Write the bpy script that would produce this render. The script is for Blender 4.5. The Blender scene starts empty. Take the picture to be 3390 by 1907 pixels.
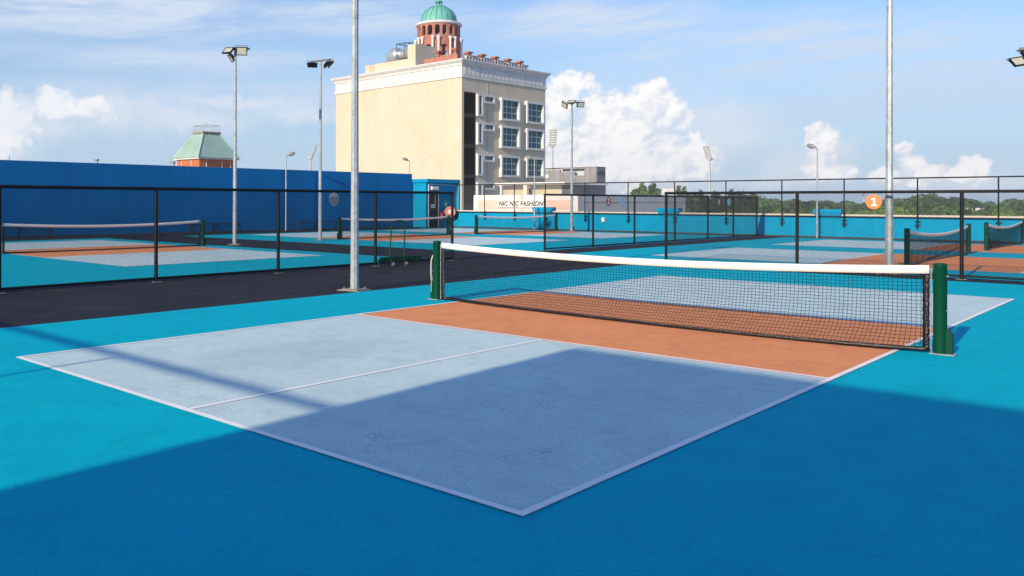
import bpy, bmesh, math, random
from math import radians as rad, sin, cos, pi
from mathutils import Vector, Matrix

S = bpy.context.scene
COL = S.collection

# ------------------------------------------------------------------ camera
cam_d = bpy.data.cameras.new('camera'); cam = bpy.data.objects.new('camera', cam_d); COL.objects.link(cam)
cam.location = (8.5757, -3.4493, 1.5493)
cam.rotation_euler = (Matrix.Rotation(0.7721, 3, 'Z') @ Matrix.Rotation(pi/2, 3, 'X') @ Matrix.Rotation(0.0025, 3, 'Z')).to_euler()
cam_d.sensor_width = 36; cam_d.lens = 30.158; cam_d.shift_x = 0.11415; cam_d.shift_y = -0.08414
cam_d.clip_start = 0.05; cam_d.clip_end = 12000
S.camera = cam

# ------------------------------------------------------------------ light
SUN_EL = 20.6; SUN_DIR = Vector((0.10, -1.0, math.tan(rad(SUN_EL)))).normalized()
sd = bpy.data.lights.new('sun', 'SUN'); sd.energy = 5.0; sd.angle = rad(0.55); sd.color = (1.0, 0.80, 0.56)
so = bpy.data.objects.new('sun', sd); COL.objects.link(so); so.rotation_euler = SUN_DIR.to_track_quat('Z', 'Y').to_euler()
S.view_settings.view_transform = 'Standard'; S.view_settings.look = 'None'; S.view_settings.gamma = 1
S.view_settings.exposure = 0.30
SKY_STR = 0.10

HARD = [(122.58, 7.67, 1.32, 0.77), (123.73, 6.6, 1.54, 1.42), (121.05, 5.77, 1.51, 1.15), (117.71, 7.28, 1.02, 0.6), (118.57, 6.3, 2.34, 0.91), (116.38, 5.91, 1.44, 0.75), (122.32, 4.07, 3.05, 1.34), (119.55, 3.7, 2.98, 1.74), (116.61, 3.15, 2.29, 1.26), (115.06, 3.95, 0.62, 0.65), (114.98, 2.87, 0.95, 1.25), (122.57, 2.31, 3.31, 1.09), (118.56, 1.97, 3.69, 0.87), (107.85, 3.86, 0.85, 0.71), (107.95, 2.63, 1.07, 1.43), (107.21, 1.76, 1.16, 0.52), (103.53, 3.1, 0.51, 0.32), (103.25, 2.25, 0.88, 0.68), (102.48, 1.65, 1.34, 0.54), (104.24, 1.58, 1.49, 0.46), (100.02, 2.01, 0.91, 0.57), (100.42, 1.57, 1.1, 0.53), (158.65, 5.86, 1.21, 0.91), (157.76, 5.18, 1.0, 1.16), (158.43, 4.24, 1.1, 0.96), (155.96, 6.38, 1.15, 0.63), (156.18, 5.66, 1.03, 0.83), (155.27, 6.02, 1.16, 0.64), (153.63, 6.08, 1.09, 0.5) , (158.6, 5.3, 1.5, 1.4), (158.9, 3.9, 1.2, 1.3), (156.0, 5.9, 1.5, .9), (153.9, 5.8, 1.2, .6), (119.6, 4.9, 3.3, .7), (119.2, 2.9, 4.6, 1.5)]
SOFT = [(118.5, 5.6, 5.5, 1.9), (113.0, 4.0, 3.5, 1.6), (153.0, 5.6, 5.0, 1.5), (148.0, 5.2, 5.0, 1.0), (113.77, 5.2, 3.49, 1.23), (109.25, 2.17, 2.4, 1.44), (109.68, 1.33, 3.95, 0.58), (100.78, 1.09, 4.81, 0.66), (158.31, 3.04, 1.55, 1.21), (156.07, 4.56, 1.6, 0.98), (151.84, 6.25, 3.13, 0.7), (148.65, 5.67, 2.24, 0.87), (144.6, 6.42, 5.13, 0.57), (140.44, 5.71, 3.67, 0.68), (124.1, 1.01, 5.13, 0.78), (116.12, 1.38, 3.83, 0.76), (106.69, 3.07, 1.25, 0.94)]
CIRRUS = [(153, 12.0, 12, 2.3, 1.0), (137, 12.2, 11, 1.4, .8), (148, 9.0, 12, 1.3, .8), (111, 9.2, 12, 2.3, .95), (101, 7.4, 9, 2.6, .95), (121, 11.5, 8, 1.8, .9), (139, 6.9, 11, 1.3, .9), (107, 5.6, 10, 1.4, .8), (150, 7.0, 9, 1.3, .7)]

def build_world():
    w = bpy.data.worlds.new('World'); S.world = w; w.use_nodes = True
    nt = w.node_tree; N = nt.nodes; L = nt.links; N.clear()
    out = N.new('ShaderNodeOutputWorld'); bg = N.new('ShaderNodeBackground'); bg.inputs[1].default_value = SKY_STR
    L.new(bg.outputs[0], out.inputs[0])
    sky = N.new('ShaderNodeTexSky'); sky.sky_type = 'NISHITA'; sky.sun_disc = False
    sky.sun_elevation = rad(SUN_EL); sky.sun_rotation = rad(176)
    sky.air_density = 1.25; sky.dust_density = 0.6; sky.ozone_density = 2.5; sky.altitude = 0
    tc = N.new('ShaderNodeTexCoord')
    def math_(op, a, b=None, c=None, clamp=False):
        n = N.new('ShaderNodeMath'); n.operation = op; n.use_clamp = clamp
        for i, v in enumerate((a, b, c)):
            if v is None: continue
            if isinstance(v, (int, float)): n.inputs[i].default_value = v
            else: L.new(v, n.inputs[i])
        return n.outputs[0]
    def vmath(op, a, b=None, c=None):
        n = N.new('ShaderNodeVectorMath'); n.operation = op
        for i, v in enumerate((a, b, c)):
            if v is None: continue
            if isinstance(v, tuple): n.inputs[i].default_value = v
            else: L.new(v, n.inputs[i])
        return n
    def noise(vec, scale, detail, rough=.5, dist=0):
        n = N.new('ShaderNodeTexNoise'); L.new(vec, n.inputs['Vector']); n.inputs['Scale'].default_value = scale
        n.inputs['Detail'].default_value = detail; n.inputs['Roughness'].default_value = rough; n.inputs['Distortion'].default_value = dist
        return n
    def smooth(v, a, b):
        n = N.new('ShaderNodeMapRange'); n.interpolation_type = 'SMOOTHSTEP'; L.new(v, n.inputs[0])
        n.inputs[1].default_value = a; n.inputs[2].default_value = b; return n.outputs[0]
    dirv = vmath('NORMALIZE', tc.outputs['Generated']).outputs[0]
    sep = N.new('ShaderNodeSeparateXYZ'); L.new(dirv, sep.inputs[0])
    az = math_('MULTIPLY', math_('ARCTAN2', sep.outputs[1], sep.outputs[0]), 180/pi)
    el = math_('MULTIPLY', math_('ARCSINE', sep.outputs[2]), 180/pi)
    comb = N.new('ShaderNodeCombineXYZ'); L.new(az, comb.inputs[0]); L.new(el, comb.inputs[1])
    P0 = comb.outputs[0]
    wn = noise(dirv, 45, 3, .55)
    wv = vmath('MULTIPLY', vmath('SUBTRACT', wn.outputs['Color'], (.5, .5, .5)).outputs[0], (2.2, 1.5, 0)).outputs[0]
    Pw = vmath('ADD', P0, wv).outputs[0]
    def field(blobs, P):
        cur = None
        for b in blobs:
            ax, ey, rx, ry = b[:4]
            m = vmath('MULTIPLY_ADD', P, (1/rx, 1/ry, 0), (-ax/rx, -ey/ry, 0)).outputs[0]
            ln = N.new('ShaderNodeVectorMath'); ln.operation = 'LENGTH'; L.new(m, ln.inputs[0]); d = ln.outputs['Value']
            cur = d if cur is None else math_('SMOOTH_MIN', cur, d, .4)
        return cur
    n1 = noise(dirv, 42, 4, .5, .2).outputs['Fac']; q1 = noise(vmath('ADD', dirv, (.003, .0, -.004)).outputs[0], 42, 4, .5, .2).outputs['Fac']
    fr = noise(dirv, 150, 4, .55).outputs['Fac']
    big = noise(dirv, 22, 2, .5).outputs['Fac']
    frc = math_('SUBTRACT', fr, .5); n1c = math_('SUBTRACT', n1, .5)
    puff = math_('MULTIPLY', n1c, 1.7)
    hard = math_('ADD', math_('ADD', math_('SUBTRACT', 1.20, field(HARD, Pw)), puff), math_('MULTIPLY', frc, .30))
    fH = math_('MULTIPLY', smooth(hard, -.06, .42), math_('SUBTRACT', 1.0, math_('MULTIPLY', smooth(az, 135, 150), .30)))
    softd = math_('ADD', math_('SUBTRACT', 1.15, field(SOFT, Pw)), math_('ADD', math_('MULTIPLY', frc, .5), math_('MULTIPLY', puff, .3)))
    fS = math_('MULTIPLY', smooth(softd, -.3, 1.2), .70)
    # high thin veils
    st = vmath('MULTIPLY', P0, (.045, .30, 0)).outputs[0]
    tilt = math_('MULTIPLY', az, .022); cb = N.new('ShaderNodeCombineXYZ'); L.new(tilt, cb.inputs[1])
    st = vmath('ADD', st, cb.outputs[0]).outputs[0]
    cn = noise(st, 2.6, 9, .60, .35).outputs['Fac']
    streak = noise(vmath('MULTIPLY', st, (1.0, 3.2, 1)).outputs[0], 9, 5, .6, .6).outputs['Fac']
    cir = None
    for b in CIRRUS:
        m = vmath('MULTIPLY_ADD', P0, (1/b[2], 1/b[3], 0), (-b[0]/b[2], -b[1]/b[3], 0)).outputs[0]
        ln = N.new('ShaderNodeVectorMath'); ln.operation = 'LENGTH'; L.new(m, ln.inputs[0])
        v = math_('MULTIPLY', smooth(math_('SUBTRACT', 1.0, ln.outputs['Value']), -.45, .7), b[4])
        cir = v if cir is None else math_('MAXIMUM', cir, v)
    cc = math_('ADD', math_('MULTIPLY', cn, .75), math_('MULTIPLY', streak, .25))
    fC = math_('MULTIPLY', smooth(cc, .34, .62), math_('MAXIMUM', cir, .12))
    fC = math_('ADD', fC, math_('MULTIPLY', cir, .34))
    fC = math_('MULTIPLY', fC, .85, clamp=True)
    skyc = N.new('ShaderNodeMix'); skyc.data_type = 'RGBA'; skyc.blend_type = 'MULTIPLY'; skyc.inputs[0].default_value = 1
    L.new(sky.outputs[0], skyc.inputs[6]); skyc.inputs[7].default_value = SKY_TINT
    def mix(f, a, bcol):
        n = N.new('ShaderNodeMix'); n.data_type = 'RGBA'; L.new(f, n.inputs[0]); L.new(a, n.inputs[6])
        if isinstance(bcol, tuple): n.inputs[7].default_value = bcol
        else: L.new(bcol, n.inputs[7])
        return n.outputs[2]
    k = 1/SKY_STR/ (2**S.view_settings.exposure)
    c = mix(fC, skyc.outputs[2], (.70*k, .79*k, .94*k, 1))
    hz = math_('MULTIPLY', smooth(math_('MULTIPLY', el, -1), -17, 0.5), .80)
    c = mix(hz, c, (.52*k, .70*k, .95*k, 1))
    c = mix(fS, c, (.84*k, .88*k, .95*k, 1))
    rel = math_('MULTIPLY', math_('SUBTRACT', n1, q1), 1.5)
    shade = smooth(math_('ADD', rel, math_('ADD', math_('MULTIPLY', hard, .30), math_('MULTIPLY', big, .55))), .12, .62)
    cs = N.new('ShaderNodeMix'); cs.data_type = 'RGBA'; L.new(shade, cs.inputs[0])
    cs.inputs[6].default_value = (.78*k, .83*k, .93*k, 1); cs.inputs[7].default_value = (1.12*k, 1.09*k, 1.07*k, 1)
    c = mix(math_('MULTIPLY', fH, .96), c, cs.outputs[2])
    L.new(c, bg.inputs[0])
SKY_TINT = (.80, 1.01, 1.38, 1)
build_world()

# ------------------------------------------------------------------ materials
MATS = {}
def mat(name, rgb, rough=.7, var=.08, scale=3.0, grain=0, gscale=150, metal=0, bump=0, bscale=60, spec=.5, streak=0, dirt=None, dirt_amt=0, dirt_scale=.6, coat=0):
    if name in MATS: return MATS[name]
    m = bpy.data.materials.new(name); m.use_nodes = True; nt = m.node_tree; N = nt.nodes; L = nt.links
    b = N['Principled BSDF']; b.inputs['Roughness'].default_value = rough; b.inputs['Metallic'].default_value = metal
    b.inputs['Specular IOR Level'].default_value = spec; b.inputs['Coat Weight'].default_value = coat
    g = N.new('ShaderNodeNewGeometry'); P = g.outputs['Position']
    def noise(scale, detail=4, vec=None, rough=.55, dist=0):
        n = N.new('ShaderNodeTexNoise'); n.inputs['Scale'].default_value = scale; n.inputs['Detail'].default_value = detail
        n.inputs['Roughness'].default_value = rough; n.inputs['Distortion'].default_value = dist
        L.new(vec or P, n.inputs['Vector']); return n.outputs['Fac']
    def rng(v, lo, hi, a=.3, c=.7):
        n = N.new('ShaderNodeMapRange'); L.new(v, n.inputs[0]); n.inputs[1].default_value = a; n.inputs[2].default_value = c
        n.inputs[3].default_value = lo; n.inputs[4].default_value = hi; return n.outputs[0]
    def mul(a, b_):
        n = N.new('ShaderNodeMath'); n.operation = 'MULTIPLY'; L.new(a, n.inputs[0]); L.new(b_, n.inputs[1]); return n.outputs[0]
    f = rng(noise(scale), 1-var, 1+var)
    if grain: f = mul(f, rng(noise(gscale, 2), 1-grain, 1+grain))
    if streak:
        mp = N.new('ShaderNodeMapping'); mp.inputs['Scale'].default_value = (2.3, 1.6, .10); L.new(P, mp.inputs[0])
        f = mul(f, rng(noise(1.0, 5, mp.outputs[0], .65), 1-streak, 1+streak*.5, .35, .65))
    mx = N.new('ShaderNodeMix'); mx.data_type = 'RGBA'; mx.blend_type = 'MULTIPLY'; mx.inputs[0].default_value = 1
    mx.inputs[6].default_value = (*rgb, 1); cb = N.new('ShaderNodeCombineColor')
    for i in range(3): L.new(f, cb.inputs[i])
    L.new(cb.outputs[0], mx.inputs[7]); c = mx.outputs[2]
    if dirt:
        d = N.new('ShaderNodeMix'); d.data_type = 'RGBA'; L.new(rng(noise(dirt_scale, 7, None, .65, .3), 0, dirt_amt, .5, .72), d.inputs[0])
        L.new(c, d.inputs[6]); d.inputs[7].default_value = (*dirt, 1); c = d.outputs[2]
    L.new(c, b.inputs['Base Color'])
    if bump:
        bp = N.new('ShaderNodeBump'); bp.inputs['Strength'].default_value = bump; bp.inputs['Distance'].default_value = .01
        L.new(noise(bscale, 4), bp.inputs['Height']); L.new(bp.outputs[0], b.inputs['Normal'])
    m['nodes_tail'] = 0
    MATS[name] = m; return m

def court_mat(name, rgb, scuff=.5, stain=False, hue=(.9, .97, 1.0)):
    m = mat(name, rgb, rough=.8, var=.045, scale=.55, grain=.13, gscale=75, bump=.25, bscale=180, spec=.05)
    nt = m.node_tree; N = nt.nodes; L = nt.links; b = N['Principled BSDF']
    src = b.inputs['Base Color'].links[0].from_socket
    g = [n for n in N if n.type == 'NEW_GEOMETRY'][0].outputs['Position']
    def noise(scale, detail, dist=0, rough=.5):
        n = N.new('ShaderNodeTexNoise'); n.inputs['Scale'].default_value = scale; n.inputs['Detail'].default_value = detail
        n.inputs['Distortion'].default_value = dist; n.inputs['Roughness'].default_value = rough; L.new(g, n.inputs['Vector']); return n.outputs['Fac']
    def mth(op, a, b_=None, clamp=False):
        n = N.new('ShaderNodeMath'); n.operation = op; n.use_clamp = clamp
        for i, v in enumerate((a, b_)):
            if v is None: continue
            if isinstance(v, (int, float)): n.inputs[i].default_value = v
            else: L.new(v, n.inputs[i])
        return n.outputs[0]
    def rng(v, a, c, lo=0, hi=1):
        n = N.new('ShaderNodeMapRange'); n.interpolation_type = 'SMOOTHSTEP'; L.new(v, n.inputs[0])
        for i, x in enumerate((a, c, lo, hi)): n.inputs[i+1].default_value = x
        return n.outputs[0]
    tot = None
    for sc, wd, ms in ((1.7, .006, 2.3), (3.1, .009, 3.7), (.9, .003, 5.1)):
        n = noise(sc, 1.0, 1.4)
        ln = rng(mth('ABSOLUTE', mth('SUBTRACT', n, .5)), 0, wd, 1, 0)
        mk = rng(noise(ms, 3), .50, .60)
        v = mth('MULTIPLY', ln, mk)
        tot = v if tot is None else mth('MAXIMUM', tot, v)
    # brushed roller texture and broad wear
    wear = rng(noise(2.6, 7, .8, .68), .40, .72, 0, .42)
    tot = mth('ADD', mth('MULTIPLY', tot, scuff), wear, clamp=True)
    mx = N.new('ShaderNodeMix'); mx.data_type = 'RGBA'; L.new(tot, mx.inputs[0]); L.new(src, mx.inputs[6])
    mx.inputs[7].default_value = (rgb[0]*.66, rgb[1]*.72, rgb[2]*.78, 1); c = mx.outputs[2]
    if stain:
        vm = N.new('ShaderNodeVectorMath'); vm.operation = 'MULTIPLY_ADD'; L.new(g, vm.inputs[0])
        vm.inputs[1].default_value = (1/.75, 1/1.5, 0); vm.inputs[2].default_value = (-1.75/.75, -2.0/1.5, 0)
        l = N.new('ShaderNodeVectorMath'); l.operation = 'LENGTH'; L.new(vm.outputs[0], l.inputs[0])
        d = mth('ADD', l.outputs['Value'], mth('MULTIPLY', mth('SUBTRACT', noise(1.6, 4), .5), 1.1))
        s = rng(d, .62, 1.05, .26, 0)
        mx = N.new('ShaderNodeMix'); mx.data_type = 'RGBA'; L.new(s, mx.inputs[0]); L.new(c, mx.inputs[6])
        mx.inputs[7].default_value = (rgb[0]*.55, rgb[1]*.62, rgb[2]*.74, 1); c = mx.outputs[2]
    L.new(c, b.inputs['Base Color'])
    return m

M_TURQ = court_mat('turquoise acrylic', (.0, .445, .60), .5)
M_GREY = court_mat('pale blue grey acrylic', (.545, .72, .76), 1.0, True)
M_ORNG = court_mat('orange acrylic', (.79, .315, .145), .6)
M_LINE = mat('white line paint', (.90, .90, .93), .7, .05, 4, .05, 120)
M_ASPH = mat('black sealed deck', (.025, .028, .040), .8, .20, .7, .35, 220, bump=.5, bscale=260, spec=.12, dirt=(.075, .075, .08), dirt_amt=.3, dirt_scale=1.4)
M_WALL = mat('deep blue wall paint', (.0, .145, .40), .8, .12, .35, .07, 30, streak=.07, spec=.05, dirt=(.0, .10, .27), dirt_amt=.35, dirt_scale=.25)
M_PARA = mat('sky blue parapet paint', (.001, .27, .50), .75, .05, 1.2, .05, 30, streak=.10, spec=.08)
M_FEN = mat('black fence coating', (.004, .005, .007), .5, .1, 8, spec=.25)
M_FWIRE = mat('black coated wire', (.006, .008, .010), .6, .05, 8, spec=.25)
M_GWIRE = mat('grey wire', (.22, .23, .25), .5, .05, 8)
M_GALV = mat('galvanised steel', (.34, .39, .43), .5, .2, 6, .16, 26, metal=.3, streak=.12)
M_GREEN = mat('dark green paint', (.0, .050, .026), .5, .05, 6, spec=.15)
M_NET = mat('black net twine', (.006, .006, .010), .8, .05, 8, spec=.15)
M_VINYL = mat('shiny black vinyl', (.008, .008, .009), .22, .1, 8, bump=.9, bscale=45)
M_TAPE = mat('white net tape', (.80, .78, .76), .6, .04, 5, bump=.25, bscale=30)
M_WHITE = mat('white plastic', (.72, .72, .70), .4, .03, 5)
M_CONC = mat('bare concrete', (.24, .23, .21), .85, .12, 5, .12, 80)
M_KERB = mat('dark kerb', (.055, .055, .06), .85, .15, 4)
M_CREAM = mat('cream render', (.54, .49, .395), .8, .03, .25, .03, 12, streak=.05, dirt=(.52, .38, .22), dirt_amt=.35, dirt_scale=.22)
def add_cracks(m):
    nt = m.node_tree; N = nt.nodes; L = nt.links; b = N['Principled BSDF']; src = b.inputs['Base Color'].links[0].from_socket
    g = [n for n in N if n.type == 'NEW_GEOMETRY'][0].outputs['Position']
    def mr(v, a, c, lo, hi):
        n = N.new('ShaderNodeMapRange'); n.interpolation_type = 'SMOOTHSTEP'; L.new(v, n.inputs[0])
        for i, x in enumerate((a, c, lo, hi)): n.inputs[i+1].default_value = x
        return n.outputs[0]
    def mt(op, a, b_):
        n = N.new('ShaderNodeMath'); n.operation = op
        for i, v in enumerate((a, b_)):
            if isinstance(v, (int, float)): n.inputs[i].default_value = v
            else: L.new(v, n.inputs[i])
        return n.outputs[0]
    def ns(scale, det, vec=g, dist=0):
        n = N.new('ShaderNodeTexNoise'); n.inputs['Scale'].default_value = scale; n.inputs['Detail'].default_value = det; n.inputs['Distortion'].default_value = dist
        L.new(vec, n.inputs['Vector']); return n.outputs['Fac']
    crack = mt('MULTIPLY', mr(mt('ABSOLUTE', mt('SUBTRACT', ns(.075, .6), .5), 0), 0, .0016, .30, 0), mr(ns(.3, 2), .42, .6, 0, 1))
    crack2 = mt('MULTIPLY', mr(mt('ABSOLUTE', mt('SUBTRACT', ns(.11, .8), .46), 0), 0, .002, .28, 0), mr(ns(.22, 2), .5, .62, 0, 1))
    sep = N.new('ShaderNodeSeparateXYZ'); L.new(g, sep.inputs[0])
    mp = N.new('ShaderNodeMapping'); mp.inputs['Scale'].default_value = (1.1, 1.1, .05); L.new(g, mp.inputs[0])
    top = mr(sep.outputs[2], 8.0, 15.5, 0, 1)
    run = mt('MULTIPLY', mt('MULTIPLY', mr(ns(1.3, 5, mp.outputs[0]), .55, .75, 0, .55), top), mr(ns(.25, 2), .45, .6, .15, 1))
    f = mt('MAXIMUM', mt('MAXIMUM', crack, crack2), run)
    mx = N.new('ShaderNodeMix'); mx.data_type = 'RGBA'; L.new(f, mx.inputs[0]); L.new(src, mx.inputs[6]); mx.inputs[7].default_value = (.30, .19, .10, 1)
    L.new(mx.outputs[2], b.inputs['Base Color'])
add_cracks(M_CREAM)
M_TRIM = mat('white stone trim', (.60, .61, .63), .7, .05, .8, streak=.10)
M_TERRA = mat('terracotta paint', (.37, .145, .10), .75, .08, 1, streak=.1)
M_COPPER = mat('green patina metal', (.12, .41, .36), .6, .10, .7, streak=.12)
M_ROOFG = mat('pale green roof sheet', (.34, .50, .46), .5, .08, .7, streak=.12)
M_BRICK = mat('orange brick', (.42, .13, .055), .85, .10, 2, .15, 20)
M_GLASS = mat('teal window glass', (.010, .115, .125), .3, .2, .35, spec=.3)
M_DARK = mat('dark brown louvre', (.009, .006, .004), .8, .25, .6, streak=.3, spec=.1)
M_PINK = mat('pale pink render', (.70, .50, .43), .8, .03, 1, streak=.05)
M_OFFW = mat('off white render', (.70, .70, .69), .8, .03, .6, streak=.08)
M_CGREY = mat('weathered grey render', (.24, .245, .26), .9, .10, .5, streak=.22, dirt=(.08, .08, .08), dirt_amt=.45, dirt_scale=.5)
M_PALEB = mat('pale blue panel', (.44, .50, .56), .8, .05, 1, streak=.1)
M_SHUT = mat('beige roller shutter', (.40, .37, .28), .6, .05, 1)
M_LAMPH = mat('grey lamp housing', (.20, .21, .22), .45, .06, 5)
M_LENS = mat('floodlight lens', (.42, .44, .36), .18, .12, 9, spec=.8)
M_RED = mat('red paint', (.45, .012, .015), .35, .05, 5, coat=.3)
M_REEL = mat('faded red reel', (.62, .19, .15), .5, .08, 8)
M_ORSIGN = mat('orange sign face', (.90, .19, .045), .5, .02, 5)
M_RDSIGN = mat('red sign face', (.38, .035, .035), .5, .02, 5)
M_BLSIGN = mat('pale blue sign face', (.24, .47, .66), .5, .02, 5)
M_BLACK = mat('black door', (.008, .008, .010), .5, .2, 3)
M_BENCH = mat('dark bench board', (.020, .022, .030), .6, .1, 3)
M_BOUNCE = mat('pale bounce ground', (.44, .42, .36), .95, .2, .02, dirt=(.26, .27, .18), dirt_amt=.5, dirt_scale=.01)  # unseen ground, tone kept pale to bounce warm light onto shaded walls
M_STAD = mat('pale steel mast', (.42, .44, .46), .5, .08, 2)
M_BIRD = mat('grey feathers', (.05, .055, .07), .8, .2, 30)
M_ANT1 = mat('mast red', (.5, .04, .03), .6); 

def leaf_mat(name, rgb, var=.45):
    m = bpy.data.materials.new(name); m.use_nodes = True; nt = m.node_tree; N = nt.nodes; L = nt.links
    b = N['Principled BSDF']; b.inputs['Roughness'].default_value = .65; b.inputs['Specular IOR Level'].default_value = .25
    g = N.new('ShaderNodeNewGeometry'); n = N.new('ShaderNodeTexNoise'); n.inputs['Scale'].default_value = .55; n.inputs['Detail'].default_value = 4
    L.new(g.outputs['Position'], n.inputs['Vector'])
    r = N.new('ShaderNodeValToRGB'); L.new(n.outputs['Fac'], r.inputs[0])
    r.color_ramp.elements[0].position = .32; r.color_ramp.elements[1].position = .68
    r.color_ramp.elements[0].color = (*[c*(1-var) for c in rgb], 1)
    r.color_ramp.elements[1].color = (rgb[0]*(1+var*1.3), rgb[1]*(1+var), rgb[2]*(1+var*.3), 1)
    oi = N.new('ShaderNodeObjectInfo'); mr = N.new('ShaderNodeMapRange'); L.new(oi.outputs['Random'], mr.inputs[0])
    mr.inputs[3].default_value = .75; mr.inputs[4].default_value = 1.3
    mx = N.new('ShaderNodeVectorMath'); mx.operation = 'SCALE'; L.new(r.outputs[0], mx.inputs[0]); L.new(mr.outputs[0], mx.inputs['Scale'])
    L.new(mx.outputs[0], b.inputs['Base Color'])
    tr = N.new('ShaderNodeBsdfTranslucent'); L.new(mx.outputs[0], tr.inputs[0])
    ms = N.new('ShaderNodeMixShader'); ms.inputs[0].default_value = .25
    L.new(b.outputs[0], ms.inputs[1]); L.new(tr.outputs[0], ms.inputs[2]); L.new(ms.outputs[0], N['Material Output'].inputs[0])
    return m
M_LEAF = leaf_mat('broadleaf foliage', (.070, .16, .038))
M_LEAFD = leaf_mat('dark feathery foliage', (.030, .065, .028))
M_LEAFB = leaf_mat('bright green foliage', (.13, .26, .04))
M_BARK = mat('bark', (.10, .075, .05), .9)

# ------------------------------------------------------------------ mesh helpers
class MB:
    def __init__(s): s.v = []; s.f = []; s.sm = []
    def add(s, vs, fs, smooth=False):
        o = len(s.v); s.v += [tuple(v) for v in vs]; s.f += [tuple(i+o for i in f) for f in fs]; s.sm += [smooth]*len(fs); return s
    def box(s, x0, x1, y0, y1, z0, z1):
        vs = [(x0,y0,z0),(x1,y0,z0),(x1,y1,z0),(x0,y1,z0),(x0,y0,z1),(x1,y0,z1),(x1,y1,z1),(x0,y1,z1)]
        return s.add(vs, [(3,2,1,0),(4,5,6,7),(0,1,5,4),(1,2,6,5),(2,3,7,6),(3,0,4,7)])
    def quad(s, a, b, c, d): return s.add([a,b,c,d], [(0,1,2,3)])
    def obox(s, M, sx, sy, sz):  # box placed by a matrix
        vs = [M @ Vector((x*sx/2, y*sy/2, z*sz/2)) for z in (-1,1) for y in (-1,1) for x in (-1,1)]
        return s.add(vs, [(0,2,3,1),(4,5,7,6),(0,1,5,4),(2,6,7,3),(0,4,6,2),(1,3,7,5)])
    def path(s, pts, r, n=8, cap=True, smooth=True, rs=None):
        pts = [Vector(p) for p in pts]; vs = []; m = len(pts)
        t0 = (pts[1]-pts[0]).normalized(); up = Vector((0,0,1)) if abs(t0.z) < .9 else Vector((1,0,0))
        u = t0.cross(up).normalized()
        for i, p in enumerate(pts):
            t = (pts[min(i+1, m-1)]-pts[max(i-1, 0)]).normalized()
            u = (u - t*u.dot(t)).normalized(); w = t.cross(u); rr = rs[i] if rs else r
            for k in range(n):
                a = 2*pi*(k+.5)/n; vs.append(p+u*cos(a)*rr+w*sin(a)*rr)
        fs = [(i*n+k, i*n+(k+1)%n, (i+1)*n+(k+1)%n, (i+1)*n+k) for i in range(m-1) for k in range(n)]
        s.add(vs, fs, smooth)
        if cap:
            s.add([vs[k] for k in range(n)], [tuple(reversed(range(n)))]); s.add([vs[(m-1)*n+k] for k in range(n)], [tuple(range(n))])
        return s
    def tube(s, a, b, r, n=8, r2=None, smooth=True): return s.path([a, b], r, n, True, smooth, [r, r if r2 is None else r2])
    def lathe(s, prof, n=24, c=(0,0), smooth=True, a0=0, a1=2*pi):
        full = abs(a1-a0-2*pi) < 1e-6; m = n if full else n+1; vs = []
        for r, z in prof:
            for k in range(m):
                a = a0+(a1-a0)*k/n; vs.append((c[0]+r*cos(a), c[1]+r*sin(a), z))
        fs = []
        for i in range(len(prof)-1):
            for k in range(n):
                k2 = (k+1) % m; fs.append((i*m+k, i*m+k2, (i+1)*m+k2, (i+1)*m+k))
        return s.add(vs, fs, smooth)
    def prism(s, poly, z0, z1):
        n = len(poly); vs = [(x,y,z0) for x,y in poly]+[(x,y,z1) for x,y in poly]
        return s.add(vs, [tuple(reversed(range(n))), tuple(range(n, 2*n))]+[(i,(i+1)%n,(i+1)%n+n,i+n) for i in range(n)])
    def disc(s, M, r, t, n=40):
        vs = [M @ Vector((r*cos(2*pi*k/n), y, r*sin(2*pi*k/n))) for y in (-t/2, t/2) for k in range(n)]
        return s.add(vs, [tuple(range(n)), tuple(reversed(range(n, 2*n)))]+[(k, k+n, (k+1)%n+n, (k+1)%n) for k in range(n)])
    def build(s, name, m, parent=None, loc=None, rz=0):
        me = bpy.data.meshes.new(name); me.from_pydata(s.v, [], s.f); me.materials.append(m)
        me.polygons.foreach_set('use_smooth', s.sm); me.update()
        o = bpy.data.objects.new(name, me); COL.objects.link(o)
        if parent: o.parent = parent
        if loc is not None: o.location = loc
        if rz: o.rotation_euler = (0,0,rz)
        return o
def tag(o, label=None, cat=None, group=None, kind=None):
    if label: o['label'] = label
    if cat: o['category'] = cat
    if group: o['group'] = group
    if kind: o['kind'] = kind
    return o
def thing(name, label, cat, loc=(0,0,0), rz=0, group=None):
    o = bpy.data.objects.new(name, None); COL.objects.link(o); o.location = loc; o.rotation_euler = (0,0,rz); o.empty_display_size = .2
    return tag(o, label, cat, group)
def kids(o): return [c for c in COL.objects if c.parent == o]
def copy_tree(o, parent=None):
    c = o.copy(); COL.objects.link(c); c.parent = parent
    for ch in kids(o): copy_tree(ch, c)
    return c
def clone(o, loc, rz, label, scale=None):
    c = copy_tree(o); c.location = loc; c.rotation_euler = (0,0,rz); c['label'] = label
    if scale: c.scale = scale
    return c
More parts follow.
